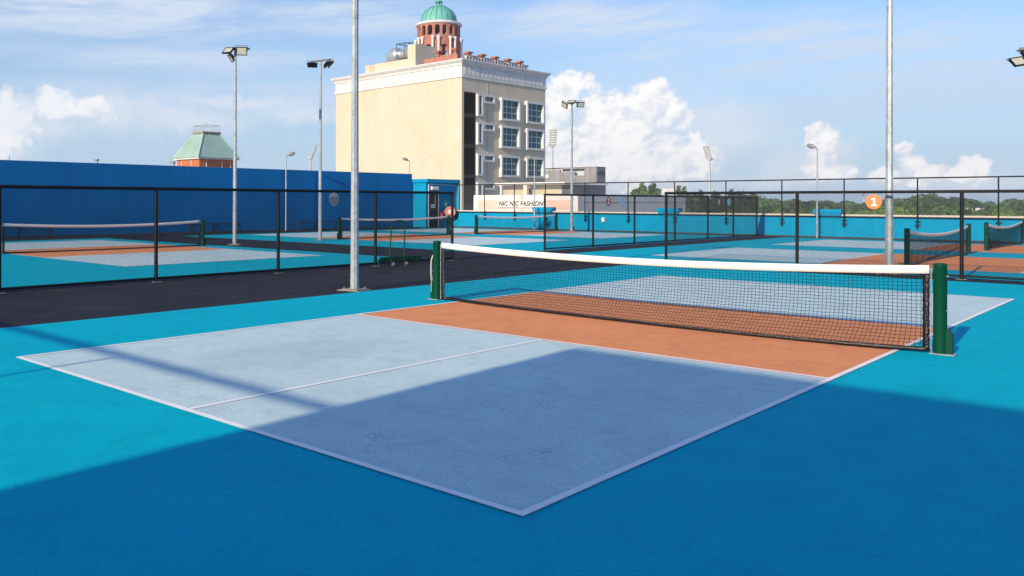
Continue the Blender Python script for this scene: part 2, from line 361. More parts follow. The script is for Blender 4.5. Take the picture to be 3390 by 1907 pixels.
def text_mesh(name, body, size, m, parent, M, shear=0, offset=0, extrude=.004, align='CENTER', sx=1, spacing=1):
    cu = bpy.data.curves.new(name, 'FONT'); cu.body = body; cu.size = size; cu.align_x = align; cu.align_y = 'CENTER'
    cu.shear = shear; cu.offset = offset; cu.extrude = extrude; cu.resolution_u = 4; cu.space_character = spacing
    t = bpy.data.objects.new('tmp_text', cu); COL.objects.link(t); bpy.context.view_layer.update()
    me = bpy.data.meshes.new_from_object(t.evaluated_get(bpy.context.evaluated_depsgraph_get()))
    bpy.data.objects.remove(t); me.name = name; me.materials.clear(); me.materials.append(m)
    o = bpy.data.objects.new(name, me); COL.objects.link(o); o.parent = parent
    o.matrix_local = M @ Matrix.Diagonal((sx,1,1,1)); return o
def sheet(name, x0, x1, y0, y1, z, m):
    return tag(MB().quad((x0,y0,z),(x1,y0,z),(x1,y1,z),(x0,y1,z)).build(name, m), kind='structure')

# ------------------------------------------------------------------ ground and roof deck
tag(MB().quad((-6000,-3000,-14),(5000,-3000,-14),(5000,9000,-14),(-6000,9000,-14)).build('ground', M_BOUNCE), kind='structure')
tag(MB().box(-30, 14.5, -18, 38.0, -13.9, 0).build('roof_deck', M_ASPH), kind='structure')
sheet('court_surround', -2.12, 14.2, -7.6, 16.5, .004, M_TURQ)
sheet('court_surround', -5.72, 14.2, 17.45, 36.5, .004, M_TURQ)
sheet('court_surround', -25.0, -6.75, -7.6, 13.75, .004, M_TURQ)
sheet('court_surround', -25.0, -7.12, 17.35, 36.5, .004, M_TURQ)
def court(cx, cy, along_x, lines=True):
    """a pickleball court, 13.41 m x 6.10 m, with centre (cx, cy)"""
    def R(u0, u1, v0, v1, z, m, name):   # u across 6.1, v along 13.4
        if along_x: return sheet(name, cx+v0, cx+v1, cy+u0, cy+u1, z, m)
        return sheet(name, cx+u0, cx+u1, cy+v0, cy+v1, z, m)
    h, l, k, w = 3.048, 6.706, 2.134, .05
    R(-h, h, -l, -k, .008, M_GREY, 'service_area'); R(-h, h, k, l, .008, M_GREY, 'service_area')
    R(-h, h, -k, k, .008, M_ORNG, 'kitchen_area')
    b = MB()
    def q(u0, u1, v0, v1):
        z = .012
        p = [(v0,u0),(v1,u0),(v1,u1),(v0,u1)] if along_x else [(u0,v0),(u1,v0),(u1,v1),(u0,v1)]
        b.add([(cx+x, cy+y, z) for x, y in p], [(0,1,2,3)])
    q(-h, -h+w, -l+w, l-w); q(h-w, h, -l+w, l-w); q(-h, h, -l, -l+w); q(-h, h, l-w, l)
    q(-h+w, h-w, -k, -k+w); q(-h+w, h-w, k-w, k); q(-w/2, w/2, -l+w, -k); q(-w/2, w/2, k, l-w)
    tag(b.build('court_lines', M_LINE), kind='structure')
court(3.048, 6.706, False)
court(-16.75, 9.65, True); court(-17.35, 23.4, True); court(-17.35, 32.1, True)
court(3.15, 22.75, True); court(3.15, 31.9, True)

# ------------------------------------------------------------------ nets
def make_net(label, loc, rz, hem, sag=.09, mid=.82, nv=152, nh=22, pr=.062, seed=1, hang=False):
    """net strung along local x, -3.42..3.42; hem(x) = sideways drift of the bottom edge on the ground"""
    rnd = random.Random(seed); root = thing('pickleball_net', label, 'net', loc, rz, 'nets of the pickleball courts')
    for sx in (-1, 1):
        x = 3.43*sx; p = MB().lathe([(pr,0.012),(pr,.90),(pr*1.02,.902),(pr*1.02,.925),(pr*.6,.932),(0,.934)], 28, (x, 0)).build('post', M_GREEN, root)
        MB().box(x-pr*1.3-.02*(sx<0)*3, x+pr*1.3+.06*(sx>0), -pr*1.3, pr*1.3, 0.005, .014).build('base_plate', M_GALV, p)
        poly = [(pr*.8,0),(pr+.05,0),(pr+.05,.20),(pr+.02,.25),(pr*.8,.25)]
        pts = [(x+sx*a, b) for a, b in poly]; n = len(pts)
        vs = [(a, -.028, b+.013) for a, b in pts]+[(a, .028, b+.013) for a, b in pts]
        MB().add(vs, [tuple(range(n)), tuple(reversed(range(n, 2*n)))]+[(i,i+n,(i+1)%n+n,(i+1)%n) for i in range(n)]).build('stiffener', M_GREEN, p)
        r = MB().tube((x-sx*(pr+.018), 0, .02), (x-sx*(pr+.018), 0, .88), .0055, 8)
        for k in range(9): r.tube((x-sx*(pr-.01), 0, .06+k*.1), (x-sx*(pr+.05), 0, .055+k*.1), .0035, 5)
        r.build('lacing_rod', M_GALV, p)
        for z in (.80, .45, .18): MB().tube((x+sx*(pr-.01), -.01, z), (x+sx*(pr+.014), -.01, z), .008, 6).build('bolt', M_GALV, p)
    X0 = 3.43-pr-.035
    TH_ = .085
    top = lambda x: mid + sag*(x/3.42)**2
    # white head tape, two folded sides with slight waviness
    n = 60; vs = []
    for i in range(n+1):
        x = -X0+2*X0*i/n; zt = top(x); wv = .0025*sin(i*1.3)+.002*rnd.uniform(-1, 1)
        for y, z in ((-.011+wv, zt-TH_), (-.010+wv, zt-.03), (-.006, zt), (.006, zt), (.010+wv, zt-.03), (.011+wv, zt-TH_)): vs.append((x, y, z))
    fs = [(i*6+k, (i+1)*6+k, (i+1)*6+(k+1)%6, i*6+(k+1)%6) for i in range(n) for k in range(6)]
    fs += [(0,1,2,3,4,5), tuple(n*6+k for k in (5,4,3,2,1,0))]
    MB().add(vs, fs, True).build('head_tape', M_TAPE, root)
    XM = X0-.03
    jit = [[(rnd.uniform(-.003,.003), rnd.uniform(-.003,.003)) for _ in range(nh+1)] for _ in range(nv+1)]
    def P(i, j, f=0):
        x = -XM+2*XM*i/nv; s = (j+f)/nh; zt = top(x)-TH_-.002
        jx, jz = jit[i][j]; e = 1-(abs(x)/XM)**14
        z = zt*(1-s)+.02; y = hem(x)*s**3*e if not hang else hem(x)*s*e
        slant = .05*max(0, s-.72)/.28 if not hang else .012*sin(x*9+s*2)*s
        return Vector((x+jx*e-slant*e, y, z+jz*(0<j<nh)))
    m = MB(); r = .0026 if not hang else .0040
    for i in range(nv+1): m.path([P(i, j) for j in range(nh+1)], r, 3, False, False)
    for j in range(1, nh+1): m.path([P(i, j)+Vector((0,0,.002*sin(i*.9+j))) for i in range(nv+1)], r, 3, False, False)
    m.build('netting', M_NET, root)
    # black hem tape along the bottom, and the side tapes
    n = 70; vs = []
    for i in range(n+1):
        x = -XM+2*XM*i/n; e = 1-(abs(x)/XM)**14; y = hem(x)*e; h = .034+.012*(abs(x)/XM)**4; c = .006*rnd.uniform(-1,1)
        vs += [(x-.05*e, y-.010+c*.4, .012), (x-.05*e, y-.012+c, .014+h), (x-.05*e, y+.010+c, .014+h), (x-.05*e, y+.010+c*.4, .012)]
    fs = [(i*4+k, (i+1)*4+k, (i+1)*4+(k+1)%4, i*4+(k+1)%4) for i in range(n) for k in range(4)]
    MB().add(vs, fs, True).build('bottom_hem', M_VINYL, root)
    for sx in (-1, 1):
        vs = []; n = 26
        for i in range(n+1):
            z = .02+(top(X0)-.11)*i/n; c = .004*rnd.uniform(-1,1); x = sx*(X0-.028)+.003*sin(i*2.1)
            vs += [(x-.030, -.008+c, z), (x+.030, -.010-c, z), (x+.030, .008, z), (x-.030, .008, z)]
        fs = [(i*4+k, i*4+(k+1)%4, (i+1)*4+(k+1)%4, (i+1)*4+k) for i in range(n) for k in range(4)]+[(3,2,1,0),(n*4,n*4+1,n*4+2,n*4+3)]
        MB().add(vs, fs, True).build('side_tape', M_VINYL, root)
    return root
def hemA(x):
    pts = [(-3.41,.15),(-2.95,.0),(-2.6,-.07),(-1.75,-.15),(-.9,-.20),(.5,-.26),(1.6,-.24),(2.6,-.17),(3.1,-.12),(3.41,0)]
    for (a,b),(c,d) in zip(pts, pts[1:]):
        if x <= c: return b+(d-b)*max(0, (x-a))/(c-a)
    return 0
netA = make_net('large net in the foreground, nearest the camera, with bright white tape', (3.02, 6.73, .004), 0, hemA)
for x, r in ((-3.43-.075, 1),):
    c = MB(); p = [(x, -.02, .70), (x-.03, -.03, .60), (x-.035, -.03, .42), (x-.015, -.03, .28), (x-.02, -.03, .12)]
    c.path(p, .004, 5); c.path([(a+.018, b, z+.02) for a, b, z in p[:-1]], .004, 5)
    c.build('tie_cord', M_WHITE, [k for k in kids(netA) if k.name.startswith('post')][0])
netB = make_net('net behind the left chain-link fence, at the left edge of the picture', (-16.9, 9.75, .004), pi/2, lambda x: -.12*(1-(x/3.4)**2)-.03, .10, .80, 130, 18, seed=4)
clone(netB, (-17.5, 23.5, .004), pi/2, 'net in front of the small blue stair house, beyond the grey light pole')
clone(netB, (-17.3, 32.1, .004), pi/2, 'farthest net on the left side, in front of the parapet below the shop sign')
netC = make_net('sagging net behind the right chain-link fence, left one of the two at the right edge', (2.94, 23.62, .004), pi/2, lambda x: .10*(1-(x/3.4)**2), .16, .74, 120, 20, seed=9, hang=True)
clone(netC, (2.92, 33.2, .004), pi/2, 'sagging net at the right edge of the picture, close to the parapet')

# ------------------------------------------------------------------ chain-link fences
def lattice(L, z0, z1, pitch, r):
    m = MB(); H = z1-z0; k = -int(H/pitch)-1; slope = 1.12
    run = H/slope
    x = -run
    def strand(a, b, y):
        (x0, za), (x1, zb) = a, b
        d = Vector((x1-x0, 0, zb-za)).normalized(); nrm = Vector((-d.z, 0, d.x))*r; yy = Vector((0, r, 0))
        A = Vector((x0, y, za)); B = Vector((x1, y, zb)); vs = []
        for p in (A, B): vs += [p+nrm, p-nrm*.5+yy*.87, p-nrm*.5-yy*.87]
        m.add(vs, [(0,1,4,3),(1,2,5,4),(2,0,3,5)])
    while x < L:
        for sgn in (1, -1):
            a0, a1 = x, x+run; za, zb = (z0, z1) if sgn > 0 else (z1, z0)
            if a0 < 0: za = za+(zb-za)*(0-a0)/run; a0 = 0
            if a1 > L:
                t = (L-a0)/(a1-a0); zb = za+(zb-za)*t; a1 = L
            if a1-a0 > .005: strand((a0, za), (a1, zb), .002*sgn)
        x += pitch
    return m
def fence(label, a, b, posts, H=1.79, z0=.07, pitch=.046, wr=.0028, post_r=.036, rail_r=.032, group='black chain-link fences between the courts', ends=True):
    r = wr
    a, b = Vector((*a, 0)), Vector((*b, 0)); L = (b-a).length; rz = math.atan2(b.y-a.y, b.x-a.x)
    root = thing('chain_link_fence', label, 'fence', a, rz, group)
    for p in posts:
        po = MB().tube((p,0,0),(p,0,H),post_r,12).build('post', M_FEN, root)
        MB().box(p-.09,p+.09,-.09,.09,.001,.007).build('foot_pad', M_CONC, po)
    MB().tube((-.03 if ends else 0,0,H),(L+.03,0,H),rail_r,12).build('top_rail', M_FEN, root)
    MB().tube((0,0,z0),(L,0,z0),.024,10).build('bottom_rail', M_FEN, root)
    lattice(L, z0, H, pitch, r).build('wire_mesh', M_FWIRE, root)
    return root
F1 = fence('long black chain-link fence on the left, in front of the blue wall', (-6.2,-6.6), (-6.2,13.9), [.06, 2.95, 5.88, 8.82, 11.75, 14.7, 17.65, 20.5])
F2 = fence('black chain-link fence in the middle distance carrying the red number two sign', (-7.0,19.35), (-7.0,36.35), [0, 2.88, 5.72, 8.9, 11.85, 14.4, 17.0], wr=.0019)
F3 = fence('black chain-link fence on the right carrying the orange number one sign', (-1.76,17.1), (14.2,17.1), [0, 3.21, 6.42, 9.63, 12.84, 15.9], wr=.0025)

def sign(label, face, loc, rz, num=None):
    root = thing('number_sign', label, 'sign', loc, rz, 'round number signs on the fences')
    MB().disc(Matrix.Identity(4), .157, .006).build('sign_disc', face, root)
    if num == '1':
        p = [(-.052,-.088),(.068,-.088),(.068,-.058),(.030,-.058),(.030,.088),(-.004,.088),(-.050,.058),(-.050,.030),(-.008,.048),(-.008,-.058),(-.052,-.058)]
        q = [(x,-.0032,z) for x,z in p]+[(x,-.006,z) for x,z in p]; n = len(p)
        MB().add(q, [tuple(range(n,2*n)),tuple(reversed(range(n)))]+[(i,(i+1)%n,(i+1)%n+n,i+n) for i in range(n)]).build('numeral', M_WHITE, root)
    elif num:
        M = Matrix.Translation((0,-.0045,0)) @ Matrix.Rotation(pi/2, 4, 'X')
        text_mesh('numeral', num, .26, M_WHITE, root, M, offset=.009, extrude=.0012)
    return root
sign('orange round sign with a white number one', M_ORSIGN, (3.05,17.06,1.575), 0, '1')
sign('red round sign with a white number two', M_RDSIGN, (-6.95,23.16,1.58), pi/2, '2')
sign('pale blue round disc beside the red number two sign', M_BLSIGN, (-6.95,24.11,1.58), pi/2)
sign('small red round sign with number three, far down the middle fence', M_RDSIGN, (-6.95,32.16,1.565), pi/2, '3')
sign('pale blue round disc beside the red number three sign', M_BLSIGN, (-6.95,33.18,1.575), pi/2)
sign('white round disc on the left fence, seen through the mesh against the blue wall', M_WHITE, (-6.27,9.77,1.6), pi/2)

# ------------------------------------------------------------------ parapet, wall, stair house
pw = thing('parapet_wall', 'low sky blue parapet wall along the far edge of the roof', 'wall', (-26.5,37.5,0))
MB().box(.001, 41, 0, .2, -.02, .93).build('wall', M_PARA, pw)
MB().box(.001, 41, -.10, -.002, 0, .055).build('kerb', M_KERB, pw)
MB().tube((.6,.10,1.0),(41,.10,1.0),.052,12).build('coping_pipe', mat('cream pipe', (.62,.58,.50), .5), pw)
for x0, x1 in ((6.3,7.65),(14.0,15.2),(21.6,22.78),(29.5,30.7),(37.3,38.5)):
    c = MB(); c.box(x0+.10,x1-.10,-.06,.26,.88,1.12); c.box(x0-.0,x1+.0,-.13,.33,1.123,1.27)
    vs = [(x0+.10,-.06,.95),(x1-.10,-.06,.95),(x1-.10,.26,.95),(x0+.10,.26,.95),(x0,-.12,1.12),(x1,-.12,1.12),(x1,.32,1.12),(x0,.32,1.12)]
    c.add(vs, [(0,1,5,4),(1,2,6,5),(2,3,7,6),(3,0,4,7)])
    c.build('pillar_cap', M_PARA, pw)
pf = thing('parapet_fence', 'tall thin black railing fence clamped to the parapet', 'fence', (-26.0,37.40,0))
for x in (-25.92,-23.67,-21.46,-19.29,-16.71,-14.11,-11.52,-8.89,-6.27,-3.61,-.78,2.02,4.9,7.8,10.7,13.5):
    X = x+26.0; p = MB().tube((X,0,.52),(X,0,2.60),.028,10).build('post', M_FEN, pf)
    c = MB()
    for z in (.62,.78): c.box(X-.10,X+.10,-.028,.098,z,z+.022); c.tube((X-.085,-.045,z+.01),(X-.085,-.028,z+.01),.014,6); c.tube((X+.085,-.045,z+.01),(X+.085,-.028,z+.01),.014,6)
    c.box(X-.045,X+.045,-.03,.0,.50,.56)
    c.build('clamp', M_FEN, p)
MB().tube((.06,0,2.60),(40.2,0,2.60),.028,10).build('top_rail', M_FEN, pf)
MB().tube((.06,0,.945),(40.2,0,.945),.024,10).build('bottom_rail', M_FEN, pf)
lattice(40.1, .945, 2.6, .075, .0013).build('wire_mesh', M_GWIRE, pf)
jb = thing('junction_box', 'small white socket box on the parapet wall', 'box', (-15.6,37.5,.62))
MB().box(-.09,.09,-.10,-.001,-.11,.11).build('box', M_WHITE, jb); MB().box(-.07,.07,-.125,-.101,.0,.085).build('cover', M_WHITE, jb)

lw = thing('boundary_wall', 'tall deep blue wall along the left side of the roof', 'wall', (-27.55,35.2,0), 0)
def wl(y): return -.033*(35.2-y)*1.0
b = MB(); A, B2 = (0, 0), (wl(-16), -51.2)
b.add([(A[0],A[1],-.02),(B2[0],B2[1],-.02),(B2[0]-.25,B2[1],-.02),(A[0]-.25,A[1],-.02),(A[0],A[1]-.06,3.27),(B2[0],B2[1],3.27),(B2[0]-.25,B2[1],3.27),(A[0]-.25,A[1]-.06,3.27)],
      [(0,3,2,1),(4,5,6,7),(0,1,5,4),(1,2,6,5),(2,3,7,6),(3,0,4,7)])
b.build('wall', M_WALL, lw)
for ys in (-3.1, -9.2, -15.4, -21.5, -27.7, -33.9):
    x_ = B2[0]*(ys/B2[1])
    MB().box(x_-.02, x_+.006, ys-.012, ys+.012, .06, 3.26).build('wall_seam', mat('wall seam', (.0,.085,.26), .8), lw)
b = MB(); b.add([(A[0]+.002,-.4,0),(B2[0]+.002,B2[1],0),(B2[0]+.09,B2[1],0),(A[0]+.09,-.4,0),(A[0]+.002,-.4,.05),(B2[0]+.002,B2[1],.05),(B2[0]+.09,B2[1],.05),(A[0]+.09,-.4,.05)],
      [(0,3,2,1),(4,5,6,7),(0,1,5,4),(1,2,6,5),(2,3,7,6),(3,0,4,7)])
b.build('kerb', M_KERB, lw)

sh = thing('stair_house', 'small blue flat-roofed stair house with a black door at the end of the wall', 'building', (-26.5,35.25,0))
MB().box(-3.2,0,0,2.85,0,2.74).build('body', M_PARA, sh)
MB().box(-3.3,.22,-.10,3.0,2.742,2.95).build('roof_slab', M_PARA, sh)
MB().box(-1.05,-.45,-.035,.0,2.02,2.06).build('ledge', M_PARA, sh)
MB().box(-.5,.222,2.852,3.0,.0,2.74).build('side_fin', M_PARA, sh)
d = MB().box(.002,.03,.26,1.10,.02,2.24).build('door', M_BLACK, sh)
fr = MB(); fr.box(.002,.05,.21,.257,.0,2.30); fr.box(.002,.05,1.103,1.15,.0,2.30); fr.box(.002,.05,.26,1.10,2.245,2.30); fr.build('door_frame', mat('pale door frame', (.30,.36,.40), .5), sh)
MB().box(.031,.05,.80,.815,1.35,2.15).build('handle_bar', M_GALV, d)
MB().box(.031,.036,.45,.80,1.18,1.40).build('exit_notice', M_WHITE, d)
text_mesh('exit_lettering', 'EXIT', .10, M_BLACK, d, Matrix.Translation((.038,.625,1.29)) @ Matrix.Rotation(pi/2, 4, 'Z') @ Matrix.Rotation(pi/2, 4, 'X'), offset=.002, extrude=.001)
MB().box(.002,.16,.42,1.0,2.31,2.50).build('wall_light', M_WHITE, sh)
MB().path([(.03,.22,2.20),(.03,.22,2.58),(.03,.26,2.63),(.03,.31,2.64),(.03,2.85,2.60)], .02, 8).build('conduit', M_WHITE, sh)
nb = MB().box(.002,.02,1.80,1.99,1.31,1.50).build('number_plate', mat('cream plate', (.6,.55,.35), .5), sh)
text_mesh('numeral', '8', .16, M_BLACK, nb, Matrix.Translation((.022,1.895,1.405)) @ Matrix.Rotation(pi/2, 4, 'Z') @ Matrix.Rotation(pi/2, 4, 'X'), offset=.002, extrude=.001)

hr = thing('hose_reel', 'round red fire hose reel with white hub by the stair house', 'hose reel', (-26.05,37.0,.94), .55)
MB().disc(Matrix.Translation((0,-.07,0)), .34, .02).build('front_plate', M_REEL, hr)
MB().disc(Matrix.Translation((0,.08,0)), .34, .02).build('back_plate', M_REEL, hr)
MB().disc(Matrix.Identity(4), .25, .12).build('coiled_hose', M_BLACK, hr)
MB().disc(Matrix.Translation((0,-.11,0)), .13, .05).build('hub', M_WHITE, hr)
MB().path([(.18,0,-.22),(.30,.02,-.42),(.22,.05,-.62),(.02,.05,-.66)], .014, 7).build('loose_hose', M_BLACK, hr)
MB().box(-.44,.0,.09,.13,-.04,.04).build('swing_arm', M_RED, hr)
fe = thing('fire_extinguisher', 'red fire extinguisher hanging left of the hose reel', 'extinguisher', (-26.32,36.53,.42))
MB().lathe([(0,.0),(.075,.01),(.082,.05),(.082,.38),(.06,.44),(.025,.46),(.025,.49),(0,.49)],18).build('cylinder', M_RED, fe)
v = MB(); v.box(-.04,.05,-.015,.015,.49,.52); v.path([(.03,0,.50),(.11,0,.46),(.12,0,.30),(.10,0,.20)], .012, 6); v.build('valve', M_BLACK, fe)

# benches by the wall
be = thing('bench', 'bench by the blue wall, nearest the stair house', 'bench', (-27.2,27.3,0), pi/2, 'dark benches along the blue wall')
MB().box(-1.5,1.5,-.17,.17,.42,.46).build('seat', M_BENCH, be)
for x in (-1.38, -.02, 1.34):
    l = MB(); l.box(x,x+.04,-.15,-.11,.004,.419); l.box(x,x+.04,.11,.15,.004,.419); l.box(x,x+.04,-.109,.109,.36,.40); l.build('leg', M_BENCH, be)
clone(be, (-27.6,20.9,0), pi/2, 'middle bench by the blue wall, between two light poles')
clone(be, (-27.9,11.4,0), pi/2, 'bench by the blue wall behind the left net')

# squeegee trolley leaning on the fence
sq = thing('court_squeegee', 'green push squeegee with tall looped handle parked at the left fence', 'squeegee', (-5.95,11.62,0), pi/2-.04)
# board along local x, 1.6 long
bm_ = MB(); bm_.box(-.55,.80,.03,.075,.12,.215); bm_.build('board', M_GREEN, sq)
bl = MB(); bl.add([(-.552,.03,.12),(-.78,-.12,.05),(-.78,-.12,.16),(-.552,.03,.215),(-.552,.075,.12),(-.78,-.07,.05),(-.78,-.07,.16),(-.552,.075,.215)],[(0,1,2,3),(7,6,5,4),(0,4,5,1),(3,2,6,7),(1,5,6,2)]); bl.build('side_board', M_GREEN, sq)
MB().box(-.5,.70,.04,.065,.055,.119).build('rubber_blade', M_BLACK, sq)
MB().path([(-.28,.05,.21),(-.20,.09,.72),(-.15,.11,.98),(-.07,.12,1.06),(.03,.12,1.085),(.22,.12,1.085),(.30,.12,1.03),(.29,.11,.88),(.20,.05,.21)], .019, 8).build('handle', M_GREEN, sq)
for x in (-.30,.14):
    w_ = MB().disc(Matrix.Translation((x,-.10,.05)) @ Matrix.Rotation(pi/2,4,'Z'), .045, .03, 20).build('wheel', mat('chrome wheel',(.75,.72,.66),.15,.02,5,metal=.9), sq)
    MB().tube((x,.05,.20),(x,-.10,.06),.010,6).build('wheel_bracket', M_GREEN, w_)
MB().path([(.4,-.02,.02),(.62,.04,.06),(.82,.05,.16)], .012, 6).build('brace', M_GREEN, sq)

# ------------------------------------------------------------------ light poles
def flood(parent, M):
    """one floodlight; M places it, lens looks along local -y"""
    M = M @ Matrix.Scale(.9, 4)
    h = MB(); h.obox(M @ Matrix.Translation((0,.03,0)), .44, .05, .33); h.obox(M @ Matrix.Translation((0,.075,0)), .30, .04, .22)
    for k in range(7): h.obox(M @ Matrix.Translation((-.12+.04*k,.11,0)), .008, .03, .20)
    for (x,z,a,c) in ((0,.152,.44,.032),(0,-.152,.44,.032),(.204,0,.032,.272),(-.204,0,.032,.272)): h.obox(M @ Matrix.Translation((x,-.002,z)), a, .018, c)
    o = h.build('floodlight', M_LAMPH if False else M_FEN, parent)
    MB().obox(M @ Matrix.Translation((0,.003,0)), .40, .006, .296).build('lens', M_LENS, o)
    br = MB()
    br.path([M@Vector((-.235,.03,0)), M@Vector((-.235,.09,.22)), M@Vector((.235,.09,.22)), M@Vector((.235,.03,0))], .009, 6)
    br.build('bracket', M_FEN, o)
def light_pole(label, loc, rz, H, heads, r0=.078, r1=.046, arm=((-.45,0,0),(.45,0,.05)), octo=8, rot=0):
    root = thing('light_pole', label, 'light pole', loc, rz, 'tall galvanised floodlight poles around the courts')
    p = MB(); zs = 5.0
    p.path([(0,0,.02),(0,0,zs)], 1, octo, True, False, [r0, r0+(r1-r0)*zs/H]); p.path([(0,0,zs-.25),(0,0,H)], 1, octo, True, False, [r0+(r1-r0)*zs/H+.006, r1])
    p.build('pole', M_GALV, root)
    bp = MB(); bp.box(-.17,.17,-.17,.17,.012,.028); bp.box(-.24,.24,-.20,.20,.0,.011)
    for x in (-.13,.13):
        for y in (-.13,.13): bp.tube((x,y,.028),(x,y,.06),.012,6)
    bp.build('base_plate', M_CONC, root)
    if arm:
        a = MB(); A0, A1 = Vector(arm[0]), Vector(arm[1]); d = (A1-A0); L = d.length
        R_ = d.to_track_quat('X','Z').to_matrix().to_4x4()
        a.obox(Matrix.Translation((A0+A1)/2+Vector((0,0,H+.03))) @ R_, L, .07, .07); a.build('cross_arm', M_LAMPH, root)
    for (pos, yaw, pitch, roll) in heads:
        M = Matrix.Translation(Vector(pos)+Vector((0,0,H))) @ Matrix.Rotation(yaw,4,'Z') @ Matrix.Rotation(roll,4,'Y') @ Matrix.Rotation(pitch,4,'X')
        flood(root, M)
    return root
V = .7721  # yaw that turns a head to the south-east
light_pole('nearest light pole, thick and grey, left of the big net', (-2.41,6.82,0), .2, 7.1, [((-.32,0,-.12),1.2,.5,0),((.32,0,-.12),-.3,.5,0)])
light_pole('light pole behind the left fence with two pale lamp faces turned to the viewer', (-16.87,14.49,.004), V, 6.95, [((-.24,-.10,-.02),-.5,-.75,.0),((.24,-.10,-.06),.10,.15,.0),((-.18,.10,-.28),-1.2,.6,0)], arm=((-.05,0,0),(.42,.5,.10)))
light_pole('light pole with dark backed lamps, left of the cream building', (-17.6,19.12,.004), V, 7.15, [((-.33,.0,-.14),pi+.15,.9,.0),((.27,.1,-.10),1.9,.65,.0),((.42,.1,-.10),1.7,.75,.0)], arm=((-.42,0,-.03),(.42,.3,.12)))
light_pole('light pole in front of the parapet, just right of the cream building', (-16.34,35.5,.004), V, 6.85, [((-.05,-.1,.0),-.35,-1.0,.0),((.46,0,-.15),.15,.5,.0),((-.40,0,-.18),-.9,.5,.5)], arm=((-.05,0,0),(.40,.7,.02)))
light_pole('thick light pole behind the right fence, beside the orange sign', (3.25,17.45,0), .3, 7.1, [((-.32,0,-.12),1.2,.5,0),((.32,0,-.12),-.3,.5,0)], r0=.088, r1=.054)
lpR = light_pole('light pole cut off by the right edge, only its lamps showing', (4.86,26.44,0), V, 5.75, [((-.75,.0,-.22),.1,-.62,-.18),((-.35,.1,-.02),.1,-.5,-.1)], arm=((-.72,0,.10),(.3,0,.04)))

bi = thing('pigeon', 'dark pigeon perched on the lamp at the right edge', 'bird', (4.40,26.02,5.80), V+pi)
bd = MB(); 
bd.path([(.10,0,.035),(.04,0,.045),(-.04,0,.07),(-.10,0,.10),(-.125,0,.135),(-.14,0,.155),(-.155,0,.158),(-.172,0,.152)], 1, 10, True, True, [.012,.032,.05,.045,.028,.024,.018,.004]); 
bd.path([(.08,0,.045),(.20,0,.02)], 1, 6, True, True, [.022,.010])
bd.build('body', M_BIRD, bi)
for y_ in (.02,-.02): MB().tube((-.03,y_,0),(-.03,y_,.04),.004,5).build('leg', M_ANT1, bi)

def street_lamp(label, loc, rz, H=4.0, r=.045):
    root = thing('lamp_post', label, 'street lamp', loc, rz, 'slim lamp posts at the edge of the roof')
    MB().path([(0,0,0),(0,0,H-.12),(0,0,H-.02)], 1, 10, True, True, [r,r*.62,r*.62]).build('pole', M_GALV, root)
    MB().path([(0,0,H-.06),(.05,0,H-.0),(.13,0,H+.035)], .03, 8).build('arm', M_LAMPH, root)
    h = MB(); h.path([(.10,0,H+.03),(.16,0,H+.045),(.28,0,H+.09),(.42,0,H+.13),(.50,0,H+.14)], 1, 14, True, True, [.035,.075,.10,.085,.02]); o = h.build('lamp_head', M_LAMPH, root)
    le = MB(); le.path([(.20,0,H+.015),(.30,0,H+.045),(.42,0,H+.085)], 1, 12, True, True, [.035,.07,.03]); le.build('lens', M_LENS, o)
    return root
sl = street_lamp('slim lamp post in front of the blue wall, between two light poles', (-27.55,25.3,0), V-.1)
clone(sl, (-31.3,38.9,.35), V+pi+.1, 'lamp head standing out against the cream wall, behind the blue wall', )
clone(sl, (-19.69,36.9,0), V+pi-.3, 'slim lamp post in front of the parapet below the shop sign')
clone(sl, (-4.6,37.0,0), V+pi-1.0, 'slim lamp post in front of the parapet at the right, against the clouds')
for i, (x, y, h, lab) in enumerate(((-48.2,25.0,4.36,'small lamp above the blue wall at the far left'),(-44.4,28.75,4.2,'small lamp above the blue wall, left of the green roof'))):
    r_ = thing('wall_lamp', lab, 'lamp', (x,y,0), 0, 'small lamps peeping over the blue wall')
    MB().tube((0,0,-13.9),(0,0,h),.05,8).build('pole', M_LAMPH, r_); MB().box(-.40,.10,-.08,.08,h,h+.12).build('lamp_head', M_LAMPH, r_)
for x, y, h, lab in ((-41.0,15.0,4.05,'first thin rod above the blue wall, farthest left'),(-40.2,15.8,4.05,'second thin rod above the blue wall from the left'),(-45.9,27.3,4.18,'third thin rod above the blue wall from the left'),(-45.4,28.0,4.16,'fourth thin rod, just left of the green roof')):
    r_ = thing('roof_rod', lab, 'rod', (x,y,0), 0, 'thin rods rising behind the blue wall')
    MB().tube((0,0,-13.9),(0,0,h),.02,6).build('rod', M_LAMPH, r_)

# ------------------------------------------------------------------ rail and building behind the camera (they cast the shade)
rb = thing('neighbour_block', 'plain blue block behind the viewer that shades the foreground', 'building', (4.84,-8,0))
MB().prism([(0,0),(.30,-7),(9.4,-7),(9.4,0)],0,4.66).build('wall', M_WALL, rb); MB().prism([(.02,-.02),(.32,-6.98),(9.38,-6.98),(9.38,-.02)],4.661,4.68).build('roof', M_CONC, rb)
rf = thing('rear_rail', 'thick pipe rail on thin posts behind the viewer', 'railing', (-30,-8,0))
MB().tube((0,0,3.31),(34.8,0,3.31),.040,12).build('rail', M_FEN, rf)
for x in (31.56,27.5,23.6,19.7,15.8): MB().tube((x,0,0),(x,0,3.26),.026,8).build('post', M_FEN, rf)

# ------------------------------------------------------------------ cream building with dome
TH = rad(2.25)
cb = thing('cream_building', 'large cream building with white cornice and green dome', 'building', (-52.43,69.75,0), -TH)
